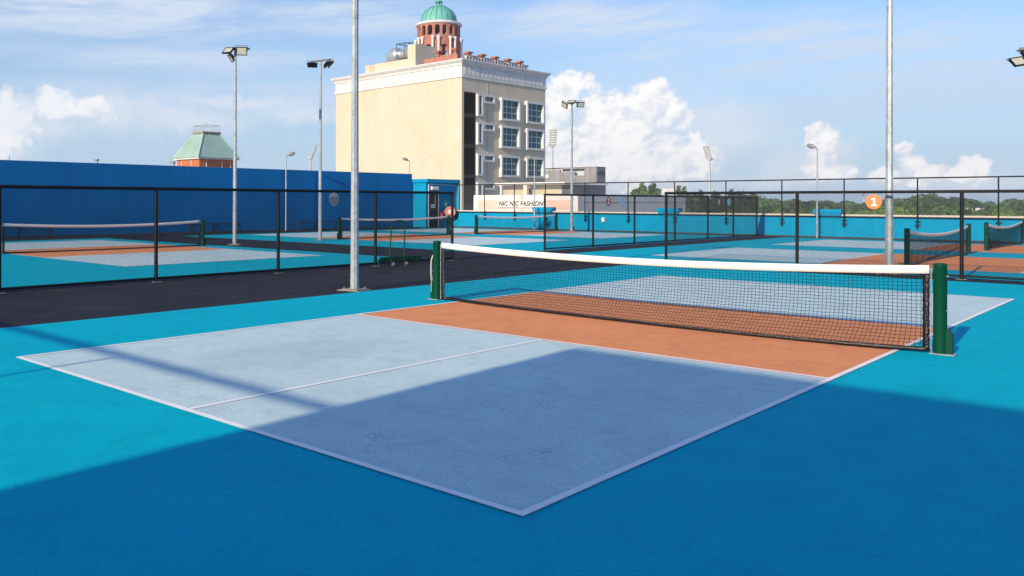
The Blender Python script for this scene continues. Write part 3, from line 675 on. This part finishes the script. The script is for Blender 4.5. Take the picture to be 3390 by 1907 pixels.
# local: x axis runs right along the front (front face is y=0, from x=-21.82 to 0), y axis recedes (side face x=0, y 0..15.29)
W0, D0 = -21.82, 15.29
wall = MB(); wall.box(W0, 0, 0, D0, -13.9, 15.40); wall.build('wall', M_CREAM, cb)
# frieze and cornice
fz = MB(); fz.box(W0-.12, .12, -.12, D0+.12, 15.401, 15.62); fz.box(W0-.04, .04, -.04, D0+.04, 15.621, 16.72)
fz.box(W0-.14, .14, -.14, D0+.14, 16.721, 16.86)
prof = [(.18,16.861),(.20,16.98),(.30,17.05),(.42,17.18),(.50,17.28),(.50,17.40),(.0,17.42)]
vs = []
for o_, z in prof:
    vs += [(W0-o_,-o_,z),(o_,-o_,z),(o_,D0+o_,z),(W0-o_,D0+o_,z)]
fs = [(i*4+k, i*4+(k+1)%4, (i+1)*4+(k+1)%4, (i+1)*4+k) for i in range(len(prof)-1) for k in range(4)]
fz.add(vs, fs); fz.add(vs[-4:], [(0,1,2,3)])
pn = fz; k = 29
for i in range(k):
    x = W0+.35+(abs(W0)-.6)*i/k; pn.box(x, x+.50, -.085, -.041, 15.75, 16.66)
for i in range(20):
    y = .3+(D0-.6)*i/20; pn.box(.041, .085, y, y+.50, 15.75, 16.66)
fz.build('cornice', M_TRIM, cb)
MB().box(0.002,.02,.35,2.24,-13.8,13.83).build('louvre_strip', M_DARK, cb)
for z_ in (11.0, 7.6, 4.2, .8): MB().box(.021,.06,.37,2.22,z_,z_+.45).build('louvre_band', mat('brown band', (.028,.018,.012), .8, .2, 2), cb)
MB().box(.002,.03,4.35,4.42,-3,15.3).build('downpipe', mat('old pipe', (.42,.38,.30), .7), cb)
def window(y0, y1, z0, z1, cols, rows, fw=.26, dep=.40):
    f = MB(); f.box(.003,dep,y0,y0+fw,z0,z1); f.box(.003,dep,y1-fw,y1,z0,z1); f.box(.003,dep,y0+fw,y1-fw,z1-fw,z1); f.box(.003,dep,y0+fw,y1-fw,z0,z0+fw)
    o = f.build('window', M_TRIM, cb)
    MB().box(.004,.03,y0+fw,y1-fw,z0+fw,z1-fw).build('pane', M_GLASS, o)
    m = MB(); ya, yb, za, zb = y0+fw, y1-fw, z0+fw, z1-fw; t = .045
    for c in range(1, cols): y = ya+(yb-ya)*c/cols; m.box(.031,.07,y-t,y+t,za,zb)
    for r in range(1, rows): z = za+(zb-za)*r/rows; m.box(.031,.066,ya,yb,z-t,z+t)
    m.build('glazing_bars', M_TRIM, o)
for zt, zb in ((13.75,11.23),(10.54,8.04),(7.01,4.53),(3.79,1.26)):
    window(2.40, 3.33, zb, zt, 1, 2, .22, .30)
for zt, zb in ((13.74,12.78),(10.55,9.63),(7.01,6.13),(3.76,2.94)):
    window(3.40, 5.40, zb, zt, 3, 1, .22, .30)
for zt, zb in ((13.67,11.02),(10.44,7.81),(6.98,4.45),(3.5,.95)):
    window(6.44, 9.95, zb, zt, 3, 3)
for zt, zb in ((13.65,10.99),(10.39,7.81),(6.97,4.47),(3.5,.95)):
    window(11.20, 14.67, zb, zt, 3, 3)
# roof structures
MB().box(-16.16,-8.57,.02,3.0,17.43,18.45).build('parapet_block', M_CREAM, cb)
MB().box(-8.568,-7.3,.0,3.4,17.43,20.05).build('tank_room', M_CREAM, cb)
MB().box(-5.93,-.70,.02,.25,17.43,18.03).build('terracotta_parapet', M_TERRA, cb)
def pier(x, y, z0, z1, w=.17):
    p = MB().box(x-w,x+w,y-w,y+w,z0,z1).box(x-w-.15,x+w+.15,y-w-.15,y+w+.15,z1+.001,z1+.11).box(x-w-.24,x+w+.24,y-w-.24,y+w+.24,z1+.111,z1+.25)
    p.build('balustrade_pier', M_TERRA, cb)
for x in (-15.2,-12.0): pier(x, 3.3, 17.43, 19.0, .25)
for x in (-4.0,-1.3): pier(x, .44, 17.43, 18.55)
for y in (.9,3.2,5.5,7.8,10.0): pier(.14, y, 17.43, 18.0, .16)
MB().box(.08,.20,1.08,11.7,17.80,17.94).build('balustrade_rail', M_TERRA, cb)
MB().box(-.12,-.02,.3,11.7,17.43,17.96).build('balustrade_back', M_TERRA, cb)
MB().box(-3.83,-1.47,.38,.50,18.2,18.28).build('balustrade_rail', M_TERRA, cb)
for i in range(23): MB().lathe([(.13,17.43),(.15,17.5),(.15,17.62),(.20,17.799)], 8, (.20,.45+i*.49)).build('baluster', M_TRIM, cb)
for i in range(5): MB().lathe([(.07,18.03),(.10,18.08),(.06,18.14),(.09,18.2)], 8, (-3.6+i*.48,.44)).build('baluster', M_TRIM, cb)
# exhaust fans on the roof
ef = thing('exhaust_fan', 'grey conical rooftop exhaust ducts in a frame, left of the cream tank room', 'fan', (-52.43+cos(TH)*-11.2+sin(TH)*1.6, 69.75+sin(TH)*11.2*0+1.6+.45, 18.45), -TH); ef.scale = (1.2,1.2,1.25)
dk = MB()
for x0, x1, r0, r1 in ((-2.2,-1.3,.25,.72),(-1.3,-.55,.72,.72),(-.55,.1,.72,.42),(.1,.75,.42,.42),(.75,1.3,.42,.70),(1.3,2.3,.70,.72)):
    dk.path([(x0,0,.80),(x1,0,.80)], 1, 16, True, True, [r0, r1])
dk.build('duct', mat('thin galvanised sheet', (.42,.45,.48), .35, .1, 3, metal=.5), ef)
fm = MB()
for x in (-.1,1.0):
    for y in (-.7,.7): fm.tube((x,y,0),(x,y,1.75),.045,6)
    fm.tube((x,-.7,1.75),(x,.7,1.75),.045,6)
for y in (-.7,.7): fm.tube((-.1,y,1.75),(2.3,y,1.62),.045,6)
fm.build('frame', mat('blue grey steel', (.06,.10,.15), .5), ef)
# dome tower
cx, cy = Vector((-62.88+52.43, 77.72-69.75)).x, 77.72-69.75
dx = cx*cos(TH)-cy*sin(TH); dy = cx*sin(TH)+cy*cos(TH); C_ = (dx, dy)
dt = MB(); dt.lathe([(2.72,23.55),(2.92,23.62),(2.95,23.78),(2.85,23.88),(2.3,24.05),(2.0,24.06)], 48, C_)
tw = dt.build('dome_tower', M_TRIM, cb)
def arch_ring(b, ro, ri, z0, z1, zs, zh, n, open_frac, ns=8, a_off=0):
    """ring wall pierced by n arches; sill zs, crown zh"""
    for i in range(n):
        a0 = a_off+2*pi*i/n; span = 2*pi/n; h = span*open_frac/2; mid = a0+span/2
        edges = [a0, mid-h]+[mid-h+2*h*k/ns for k in range(1, ns)]+[mid+h, a0+span]
        hw = ro*h; spring = zh-hw if zh-hw > zs else zs
        def crown(a):
            u = (a-mid)/h; u = max(-1, min(1, u)); return spring+(zh-spring)*math.sqrt(max(0, 1-u*u))
        def pt(a, r, z): return (C_[0]+r*cos(a), C_[1]+r*sin(a), z)
        for e0, e1 in zip(edges, edges[1:]):
            m_ = (e0+e1)/2
            if m_ < mid-h or m_ > mid+h:
                for r, rev in ((ro,0),(ri,1)):
                    q = [pt(e0,r,z0),pt(e1,r,z0),pt(e1,r,z1),pt(e0,r,z1)]; b.quad(*(q[::-1] if rev else q))
            else:
                for r in (ro, ri):
                    b.quad(pt(e0,r,z0),pt(e1,r,z0),pt(e1,r,zs),pt(e0,r,zs)); b.quad(pt(e0,r,crown(e0)),pt(e1,r,crown(e1)),pt(e1,r,z1),pt(e0,r,z1))
                b.quad(pt(e0,ro,zs),pt(e1,ro,zs),pt(e1,ri,zs),pt(e0,ri,zs)); b.quad(pt(e0,ro,crown(e0)),pt(e1,ro,crown(e1)),pt(e1,ri,crown(e1)),pt(e0,ri,crown(e0)))
        for a in (mid-h, mid+h): b.quad(pt(a,ro,zs),pt(a,ri,zs),pt(a,ri,spring),pt(a,ro,spring))
dr = MB(); arch_ring(dr, 2.70, 2.35, 21.98, 23.55, 22.15, 23.40, 18, .66); arch_ring(dr, 2.68, 2.35, 17.42, 21.979, 17.6, 21.0, 8, .52, a_off=-pi/2-.15)
dr.build('drum', M_TERRA, tw)
for i in range(8):
    for o_ in (-.13,.13):
        a = -pi/2-.15+i*pi/4+o_; c = (C_[0]+2.86*cos(a), C_[1]+2.86*sin(a))
        MB().lathe([(.19,17.43),(.15,17.6),(.15,21.55),(.20,21.7),(.24,21.78),(.24,21.95),(0,21.96)], 12, c).build('column', M_TRIM, tw)
dm = MB(); R0, H0 = 2.276, 2.12; N_ = 20
vs = []; rings = 14
for j in range(rings+1):
    t = j/rings*pi/2*.93; r = R0*cos(t); z = 24.06+H0*sin(t)*1.03
    for k in range(N_*3):
        a = 2*pi*k/(N_*3); rr = r*(1.0 if k%3 else 1.0); vs.append((C_[0]+rr*cos(a), C_[1]+rr*sin(a), z))
m = N_*3; dm.add(vs, [(j*m+k, j*m+(k+1)%m, (j+1)*m+(k+1)%m, (j+1)*m+k) for j in range(rings) for k in range(m)], True)
dm.build('dome', M_COPPER, tw)
rb_ = MB()
for k in range(N_):
    a = 2*pi*k/N_
    rb_.path([(C_[0]+R0*1.004*cos(j/rings*pi/2*.93)*cos(a), C_[1]+R0*1.004*cos(j/rings*pi/2*.93)*sin(a), 24.06+H0*1.03*sin(j/rings*pi/2*.93)) for j in range(rings+1)], .035, 4)
rb_.build('dome_ribs', mat('dark patina rib', (.02,.16,.14), .6), tw)
fn = MB(); z0 = 26.12
fn.lathe([(.55,z0),(.62,z0+.06),(.60,z0+.14),(.45,z0+.16)], 20, C_)
for k in range(6): a = pi*k/3; fn.tube((C_[0]+.36*cos(a),C_[1]+.36*sin(a),z0+.15),(C_[0]+.36*cos(a),C_[1]+.36*sin(a),z0+.58),.07,6)
fn.lathe([(.50,z0+.56),(.50,z0+.64),(.30,z0+.82),(.14,z0+.95),(.10,z0+1.15),(.14,z0+1.3),(0,z0+1.5)], 16, C_)
fn.build('finial', M_COPPER, tw)

# ------------------------------------------------------------------ green roofed tower
gt = thing('green_roof_tower', 'orange brick tower with steep pale green metal roof and top railing', 'tower', (-58.2,40.5,0), -rad(1.5))
h, t_ = 2.2, .84
MB().box(-1.92,1.92,-1.92,1.92,-13.9,5.30).build('wall', M_BRICK, gt)
MB().box(-2.12,2.12,-2.12,2.12,5.301,5.42).build('eave', M_TRIM, gt)
ro = MB(); za, zb_ = 5.43, 7.62
ro.add([(-h,-h,za),(h,-h,za),(h,h,za),(-h,h,za),(-t_,-t_,zb_),(t_,-t_,zb_),(t_,t_,zb_),(-t_,t_,zb_)], [(0,1,5,4),(1,2,6,5),(2,3,7,6),(3,0,4,7),(4,5,6,7),(3,2,1,0)])
for ang in range(4):
    Rm = Matrix.Rotation(ang*pi/2, 3, 'Z')
    for i in range(-11, 12):
        x = i*h/11.5; lim = 1.0 if abs(x) <= t_ else (h-abs(x))/(h-t_)
        if lim < .03: continue
        A_ = Rm @ Vector((x,-h,za+.015)); B_ = Rm @ Vector((x, -h+(h-t_)*lim, za+(zb_-za)*lim+.015))
        ro.path([A_, B_], .024, 4, False, False)
    ro.path([Rm @ Vector((h,-h,za+.01)), Rm @ Vector((t_,-t_,zb_+.01))], .055, 6)
ro.build('roof', M_ROOFG, gt)
MB().box(-.84,.84,-.84,.84,7.60,7.68).box(-.94,.94,-.94,.94,7.681,7.84).build('top_slab', M_CONC, gt)
ra = MB()
for ang in range(4):
    Rm = Matrix.Rotation(ang*pi/2, 3, 'Z')
    ra.tube(Rm@Vector((-.86,-.86,8.42)), Rm@Vector((.86,-.86,8.42)), .02, 6)
    for i in range(9): x = -.86+1.72*i/8; ra.tube(Rm@Vector((x,-.86,7.84)), Rm@Vector((x,-.86,8.42)), .013, 5)
ra.build('railing', M_GALV, gt)
for x in (-1.85,-1.0,.6): MB().tube((x,-1.94,2),(x,-1.94,5.2),.03,6).build('conduit', M_WHITE, gt)
for y in (-1.2,.4,1.3): MB().tube((1.94,y,2),(1.94,y,5.2),.03,6).build('conduit', M_WHITE, gt)

# ------------------------------------------------------------------ shop building with sign
sb = thing('shop_building', 'low pink and white building with a shop sign below the cream building', 'building', (-25.21,50.19,0), -rad(1.0))
MB().box(-9.8,0,0,16.5,-13.9,2.10).build('wall', M_OFFW, sb)
MB().box(-9.3,-6.3,-.03,-.002,1.0,1.70).build('pink_panel', M_PINK, sb)
MB().box(-2.75,-.53,-.03,-.002,1.0,1.70).build('pink_panel', M_PINK, sb)
MB().box(.002,.02,.5,16.4,1.545,1.575).build('side_groove', M_CGREY, sb)
MB().box(-10.2,-3.3,3.2,9.5,2.96,3.13).build('canopy_roof', M_OFFW, sb)
MB().box(-7.35,-7.0,3.3,3.6,2.101,2.958).build('column', M_PINK, sb)
MB().box(-5.13,-4.86,-.10,-.002,-2,2.10).build('column', M_PINK, sb)
for x0, x1 in ((-10.1,-7.75),(-7.25,-4.25)):
    s_ = MB()
    for i in range(9): s_.box(x0,x1,4.2,4.24+.02*(i%2),2.11+i*.092,2.11+(i+1)*.092-.004)
    s_.build('shutter', M_SHUT, sb)
MB().box(-4.24,-3.4,4.2,9.3,2.101,2.958).build('side_bay', mat('slate louvre', (.05,.07,.09), .6, .1, 3), sb)
sg = MB().box(-7.26,-2.82,-.16,-.06,1.14,1.72).build('sign_board', M_WHITE, sb)
text_mesh('sign_lettering', 'NIC NIC FASHION', .50, M_BLACK, sg, Matrix.Translation((-5.04,-.168,1.42)) @ Matrix.Rotation(pi/2, 4, 'X'), shear=.22, extrude=.004, sx=.985, spacing=1.04, offset=.012)

# ------------------------------------------------------------------ weathered concrete building
gb = thing('concrete_building', 'weathered grey building with dark water streaks, right of the cream building', 'building', (-80.1,144.0,-.65), -rad(2)); gb.scale = (1.42,1.42,1.42)
MB().box(-12,0,0,2.2,-13.9,5.0).build('lower_wall', M_CGREY, gb)
up = MB(); up.box(-12,-6.1,0.001,.3,5.001,6.15); up.box(-2.0,0,.001,2.199,5.001,6.40); up.box(-6.1,-2.0,.001,.3,5.001,5.30)
up.box(-6.1,-3.6,.001,.3,5.301,5.85); up.box(-3.6,-2.0,.001,.3,6.22,6.40); up.box(-6.1,-3.6,.001,.3,6.22,6.40)
up.build('upper_wall', M_CGREY, gb)
MB().box(-12.2,.05,-.05,2.3,6.401,6.46).build('roof', mat('rusty roof edge', (.20,.12,.12), .8), gb)
MB().box(-6.1,-2.0,.7,.8,5.0,6.40).build('inner_panel', M_PALEB, gb)
MB().box(-11.5,-8.0,-.02,-.001,5.05,5.55).build('pale_panel', M_PALEB, gb)
st_ = MB(); rr = random.Random(3)
for i in range(16):
    x = -.05; y = .15+i*.12
    st_.box(.002,.012,y,y+rr.uniform(.03,.09),rr.uniform(5.0,5.5),rr.uniform(5.6,6.1))
for i in range(26):
    x = rr.uniform(-8,-.3); w = rr.uniform(.02,.06); z1_ = rr.choice((5.0,3.9)); st_.box(x,x+w,-.012,-.0015,z1_-rr.uniform(.2,.9),z1_)
st_.box(-8,-.1,-.012,-.0015,3.88,3.93)
st_.build('water_streaks', mat('black water streak', (.05,.05,.05), .9, .3, 3), gb)

# far hall with barrel roof
ha = thing('barrel_roof_hall', 'distant white hall with a rounded barrel roof behind the pointed trees', 'building', (-107.0,205,0), rad(-43))
n = 20; R_ = 1.62
pr_ = [(-R_*1.0,3.85)]+[(-R_*cos(pi*i/n), 3.85+R_*1.05*sin(pi*i/n)) for i in range(n+1)]+[(R_,3.85)]
vs = [(x,0,z) for x,z in pr_[1:-1]]+[(x,14,z) for x,z in pr_[1:-1]]; m = n+1
MB().add(vs, [tuple(range(m)), tuple(reversed(range(m,2*m)))]+[(i,i+m,i+1+m,i+1) for i in range(m-1)]).build('barrel_roof', M_TRIM, ha)
MB().box(-1.6,1.6,.05,13.9,-13.9,3.84).build('wall', M_OFFW, ha)
wn_ = MB()
for i in range(4): wn_.box(-1.3+i*.7,-.85+i*.7,-.0,.04,3.45,3.75)
wn_.build('window_band', M_GLASS, ha)
MB().box(1.62,1.66,.3,13.5,3.3,3.8).build('side_gutter', M_PALEB, ha)
fb = thing('far_white_building', 'small white building among the trees near the orange sign', 'building', (-42.3,268,0))
MB().box(-3.0,3.0,0,6,-13.9,-1.0).build('wall', M_OFFW, fb); MB().box(-3.3,3.3,-.3,6.3,-.999,.3).build('roof', M_TRIM, fb)
am = thing('radio_mast', 'far red and white radio mast above the trees', 'mast', (-144.5,545.3,-14))
for i in range(7): MB().tube((0,0,3.2*i),(0,0,3.2*i+3.2),.34,6).build('mast_section', M_ANT1 if i % 2 == 0 else M_TRIM, am)

# stadium floodlight masts
def stadium(label, loc, rz, H, rows, cols, w, lean, hgt):
    root = thing('stadium_mast', label, 'floodlight mast', loc, rz, 'far stadium floodlight masts')
    MB().tube((0,0,0),(0,0,H),.55,10,.32).build('mast', M_STAD, root)
    MB().box(-.9,.9,-.6,.9,H-.05,H+.55).build('platform', M_STAD, root)
    f = MB()
    for i in range(rows):
        z = H+.7+hgt*i/(rows-1); y = lean*(z-H); f.tube((-w/2,y,z),(w/2,y,z),.07,5)
    for x in (-w*.35,w*.35): f.tube((x,0,H+.4),(x,lean*(hgt+.9),H+hgt+1.0),.09,5)
    f.tube((0,lean*hgt,H+hgt),(0,lean*hgt,H+hgt+2.2),.05,5)
    f.build('lamp_frame', M_STAD, root)
    for i in range(rows):
        for j in range(cols):
            z = H+.7+hgt*i/(rows-1); y = lean*(z-H); x = -w/2+w*(j+.5)/cols
            l = MB(); l.path([(x,y+.05,z),(x,y-.18,z-.05),(x,y-.40,z-.12)], 1, 8, True, True, [.10,.20,.24]); l.build('lamp', M_LENS, root)
    return root
stadium('stadium mast with a grid of lamps at the right edge of the cream building', (-138.7,216,-14), V+.1, 32.4, 7, 6, 2.3, -.22, 4.2)
stadium('stadium mast with a leaning lamp rack, in the sky over the middle fence', (-121.9,288.2,-14), V-1.15, 30.4, 7, 6, 2.6, -.36, 4.0)
stadium('stadium mast seen side on, in the sky between two poles at the left', (-222,190.8,-14), V+1.45, 30.6, 7, 6, 2.6, -.40, 4.0)

# ------------------------------------------------------------------ trees
def foliage(lobes, n, size, seed, flat=.55):
    r = random.Random(seed); b = MB(); tot = sum(l[3]**2 for l in lobes)
    for (lx, ly, lz, lr, lh) in lobes:
        for _ in range(int(n*lr*lr/tot)):
            while True:
                d = Vector((r.uniform(-1,1), r.uniform(-1,1), r.uniform(-1,1)))
                if .05 < d.length <= 1: break
            d.normalize(); rad_ = r.uniform(.55, 1.18)**.8
            p = Vector((lx+d.x*lr*rad_, ly+d.y*lr*rad_, lz+d.z*lh*rad_)); s = size*r.uniform(.6, 1.4)
            nrm = (d+Vector((r.uniform(-1,1), r.uniform(-1,1), r.uniform(-.5,1)))*flat).normalized()
            u = nrm.orthogonal().normalized(); u = Matrix.Rotation(r.uniform(0, 6.28), 3, nrm) @ u; w = nrm.cross(u)
            b.add([p+u*s, p+w*s*.7, p-u*s, p-w*s*.7], [(0,1,2,3)])
    return b
def tree(label, loc, lobes, n, size, seed, leaf, group, trunk_h, name='broadleaf_tree'):
    root = thing(name, label, 'tree', loc, 0, group)
    foliage(lobes, n, size, seed).build('crown', leaf, root)
    t = MB(); t.path([(0,0,0),(.2,.1,trunk_h*.5),(0,0,trunk_h)], 1, 8, True, True, [.5,.38,.2])
    r = random.Random(seed)
    for l in lobes[:6]: t.path([(0,0,trunk_h*.75),(l[0]*.5,l[1]*.5,(trunk_h*.75+l[2])/2),(l[0],l[1],l[2])], 1, 5, False, True, [.18,.12,.05])
    t.build('trunk', M_BARK, root)
    return root
# unit crowns: radius about 1 m wide per unit; scaled per instance. built with top at z=17, crown radius 4.5
def round_lobes(seed, top=17.0, R=4.5):
    r = random.Random(seed); L = []
    for i in range(11):
        a = r.uniform(0, 6.28); q = r.uniform(.15, .68)*R; lr = r.uniform(.30, .50)*R
        L.append((q*cos(a), q*sin(a), top-lr*.8-(q/R)**2*R*.55-r.uniform(0, 2.0), lr, lr*.8))
    for i in range(7):
        a = i*.9; L.append((R*.5*cos(a), R*.5*sin(a), top-R*1.25-r.uniform(0,1.5), R*.5, R*.45))
    return L
TREES = [(-163.7, 300.5, 2.99, 5.87), (-160.6, 311.9, 2.89, 4.47), (-151.1, 308.6, 2.62, 6.06), (-140.6, 300.2, 3.15, 5.41), (-135.1, 304.2, 5.68, 4.93), (-128.6, 307.9, 5.23, 5.87), (-124.0, 310.9, 5.51, 4.42), (-119.6, 319.3, 5.16, 6.21), (-123.3, 350.0, 3.65, 5.4), (-117.4, 354.8, 3.48, 5.68), (-103.8, 338.4, 3.16, 5.08), (-97.0, 334.4, 2.96, 4.97), (-98.4, 361.2, 2.84, 5.03), (-91.7, 358.7, 2.25, 4.99), (-82.6, 347.9, 3.1, 6.19), (-85.9, 381.0, 3.98, 4.45), (-77.8, 376.6, 5.29, 4.44), (-76.8, 395.0, 5.95, 4.78), (-70.8, 400.2, 4.46, 5.05), (-64.7, 398.5, 3.62, 4.62), (-59.6, 407.4, 2.62, 4.49), (-50.3, 392.5, 3.84, 5.53), (-47.7, 421.9, 4.25, 5.41), (-114.8, 220.9, 2.2, 4.04), (-121.4, 243.6, 1.9, 4.17), (-112.2, 236.1, 1.62, 4.56), (-111.8, 246.9, 3.47, 4.64), (-108.6, 253.2, 4.34, 3.96), (-95.6, 237.8, 3.75, 5.09), (-97.6, 259.3, 3.58, 4.08), (-94.0, 264.9, 2.83, 4.38), (-89.7, 269.3, 1.55, 5.48), (-84.3, 270.2, 2.44, 4.68), (-75.3, 258.2, 2.13, 4.52), (-74.3, 276.3, 0.95, 4.71), (-67.6, 270.2, 2.01, 5.17), (-66.6, 289.5, 2.55, 5.16), (-61.7, 293.3, 3.26, 4.5), (-55.2, 289.8, 3.95, 5.15), (-53.4, 308.0, 3.87, 4.96), (-46.7, 300.4, 2.86, 4.31), (-43.5, 313.1, 1.99, 4.95), (-37.8, 312.4, 2.46, 5.1), (-33.8, 323.5, 2.95, 5.31), (-90.7, 177.2, 0.67, 4.02), (-85.9, 178.7, 1.28, 4.59), (-81.2, 180.1, 1.92, 4.31), (-76.9, 180.6, 2.08, 4.22), (-75.0, 187.6, 2.49, 4.18), (-66.3, 179.8, 2.62, 3.92), (-66.6, 193.5, 1.53, 4.18), (-60.4, 187.3, 1.07, 3.39), (-57.2, 189.3, 1.4, 3.58), (-55.7, 196.0, 1.14, 4.15), (-55.3, 210.3, 0.73, 3.32), (-48.9, 203.4, 0.91, 3.47), (-42.9, 199.3, 1.45, 4.15), (-41.6, 208.6, 1.99, 4.11), (-37.9, 214.4, 2.12, 4.42), (-33.0, 211.8, 1.91, 4.13), (-32.7, 233.9, 0.65, 4.15), (-25.8, 215.1, 0.81, 3.46), (-22.8, 221.7, 1.3, 4.17)]
GRP = 'broad green trees in the tree line beyond the parapet'; LAB = 'broad green tree in the tree line beyond the parapet'
protos = {}
for key, leaf in (('mid', M_LEAF), ('dark', M_LEAFD), ('bright', M_LEAFB)):
    protos[key] = [None]*4
rt = random.Random(8)
for i, (x, y, zt, R) in enumerate(TREES):
    near = i >= 45; az_right = x > -62
    key = 'mid'
    if not az_right and near and x < -62: key = 'dark'
    elif i >= 23 and not az_right and rt.random() < .5: key = 'dark'
    elif near and rt.random() < .35: key = 'bright'
    k = rt.randrange(4); sxy = R/4.5*1.12; sz = (zt+14)/17.0
    leaf = {'mid': M_LEAF, 'dark': M_LEAFD, 'bright': M_LEAFB}[key]
    lab, grp = LAB, GRP
    if key == 'dark': lab, grp = 'dark green tree in the tree line seen through two fences', 'dark green trees seen through the middle fence'
    if key == 'bright': lab, grp = 'bright yellow-green low tree at the front of the tree line', 'bright green low trees in front of the tree line'
    if protos[key][k] is None:
        o = tree(lab, (x,y,-14), round_lobes(20+k), 3000, .46, 50+k, leaf, grp, 13); protos[key][k] = o
        o.rotation_euler = (0,0,rt.uniform(0,6.28)); o.scale = (sxy,sxy,sz)
    else:
        clone(protos[key][k], (x,y,-14), rt.uniform(0,6.28), lab, (sxy,sxy,sz))
def cone_lobes(seed, top=19.5, R=1.7):
    r = random.Random(seed); L = []
    for i in range(16):
        t = i/15; z = top-.5-t*8.5; q = R*t**.8*.5; a = r.uniform(0,6.28); lr = .28+R*.5*t**.8
        L.append((q*cos(a), q*sin(a), z, lr, lr*1.25))
    return L
CONE = [(-74.87,152.58,5.59,1.3,'tall pointed green tree, left spire of the pair before the distant hall'),(-73.45,153.96,5.52,1.3,'tall pointed green tree, right spire of the pair before the distant hall'),(-75.82,151.65,4.33,1.5,'lower pointed tree at the left foot of the paired spires'),(-72.72,154.67,4.5,1.4,'lower pointed tree at the right foot of the paired spires'),(-69.73,157.58,5.14,.9,'slim pointed tree just left of a fence post, right of the hall'),(-68.94,158.35,4.83,.9,'slim pointed tree standing right beside the other slim one')]
for i, (x, y, z, sc, lab) in enumerate(CONE):
    t = tree(lab, (x,y,-14), cone_lobes(70+i), 2600, .24, 80+i, M_LEAF, 'pointed trees near the distant hall', 15, 'conifer_tree'); t.scale = (sc*1.45,sc*1.45,(z+14)/19.5)
FEATH = [(-84.18,199.35,4.83),(-81.74,201.72,4.45),(-79.09,204.3,5.04),(-77.0,206.34,4.46),(-75.11,208.17,4.08)]
for i, (x, y, z) in enumerate(FEATH):
    if i == 0:
        r = random.Random(99); L_ = []
        for j in range(22): 
            a = r.uniform(0,6.28); q = r.uniform(0,1.7); L_.append((q*cos(a), q*sin(a), 18.6-j*.38, r.uniform(.3,.8), r.uniform(.35,.8)))
        ft = tree('thin feathery dark tree rising above the dark tree line', (x,y,-14), L_, 900, .20, 90, M_LEAFD, 'feathery dark trees above the tree line', 17, 'feathery_tree'); ft.scale = (1,1,(z+14)/19)
    else: clone(ft, (x,y,-14), i*1.7, 'thin feathery dark tree rising above the dark tree line', (1.1,1.1,(z+14)/19))

# ------------------------------------------------------------------ haze
hz_m = bpy.data.materials.new('haze'); hz_m.use_nodes = True; nt = hz_m.node_tree
nt.nodes.remove(nt.nodes['Principled BSDF']); pv = nt.nodes.new('ShaderNodeVolumePrincipled')
pv.inputs['Color'].default_value = (.80, .88, 1.0, 1); pv.inputs['Density'].default_value = .0005; pv.inputs['Anisotropy'].default_value = .2
nt.links.new(pv.outputs[0], nt.nodes['Material Output'].inputs['Volume'])
tag(MB().box(-320, 120, -80, 620, -15, 34).build('haze', hz_m), kind='stuff')
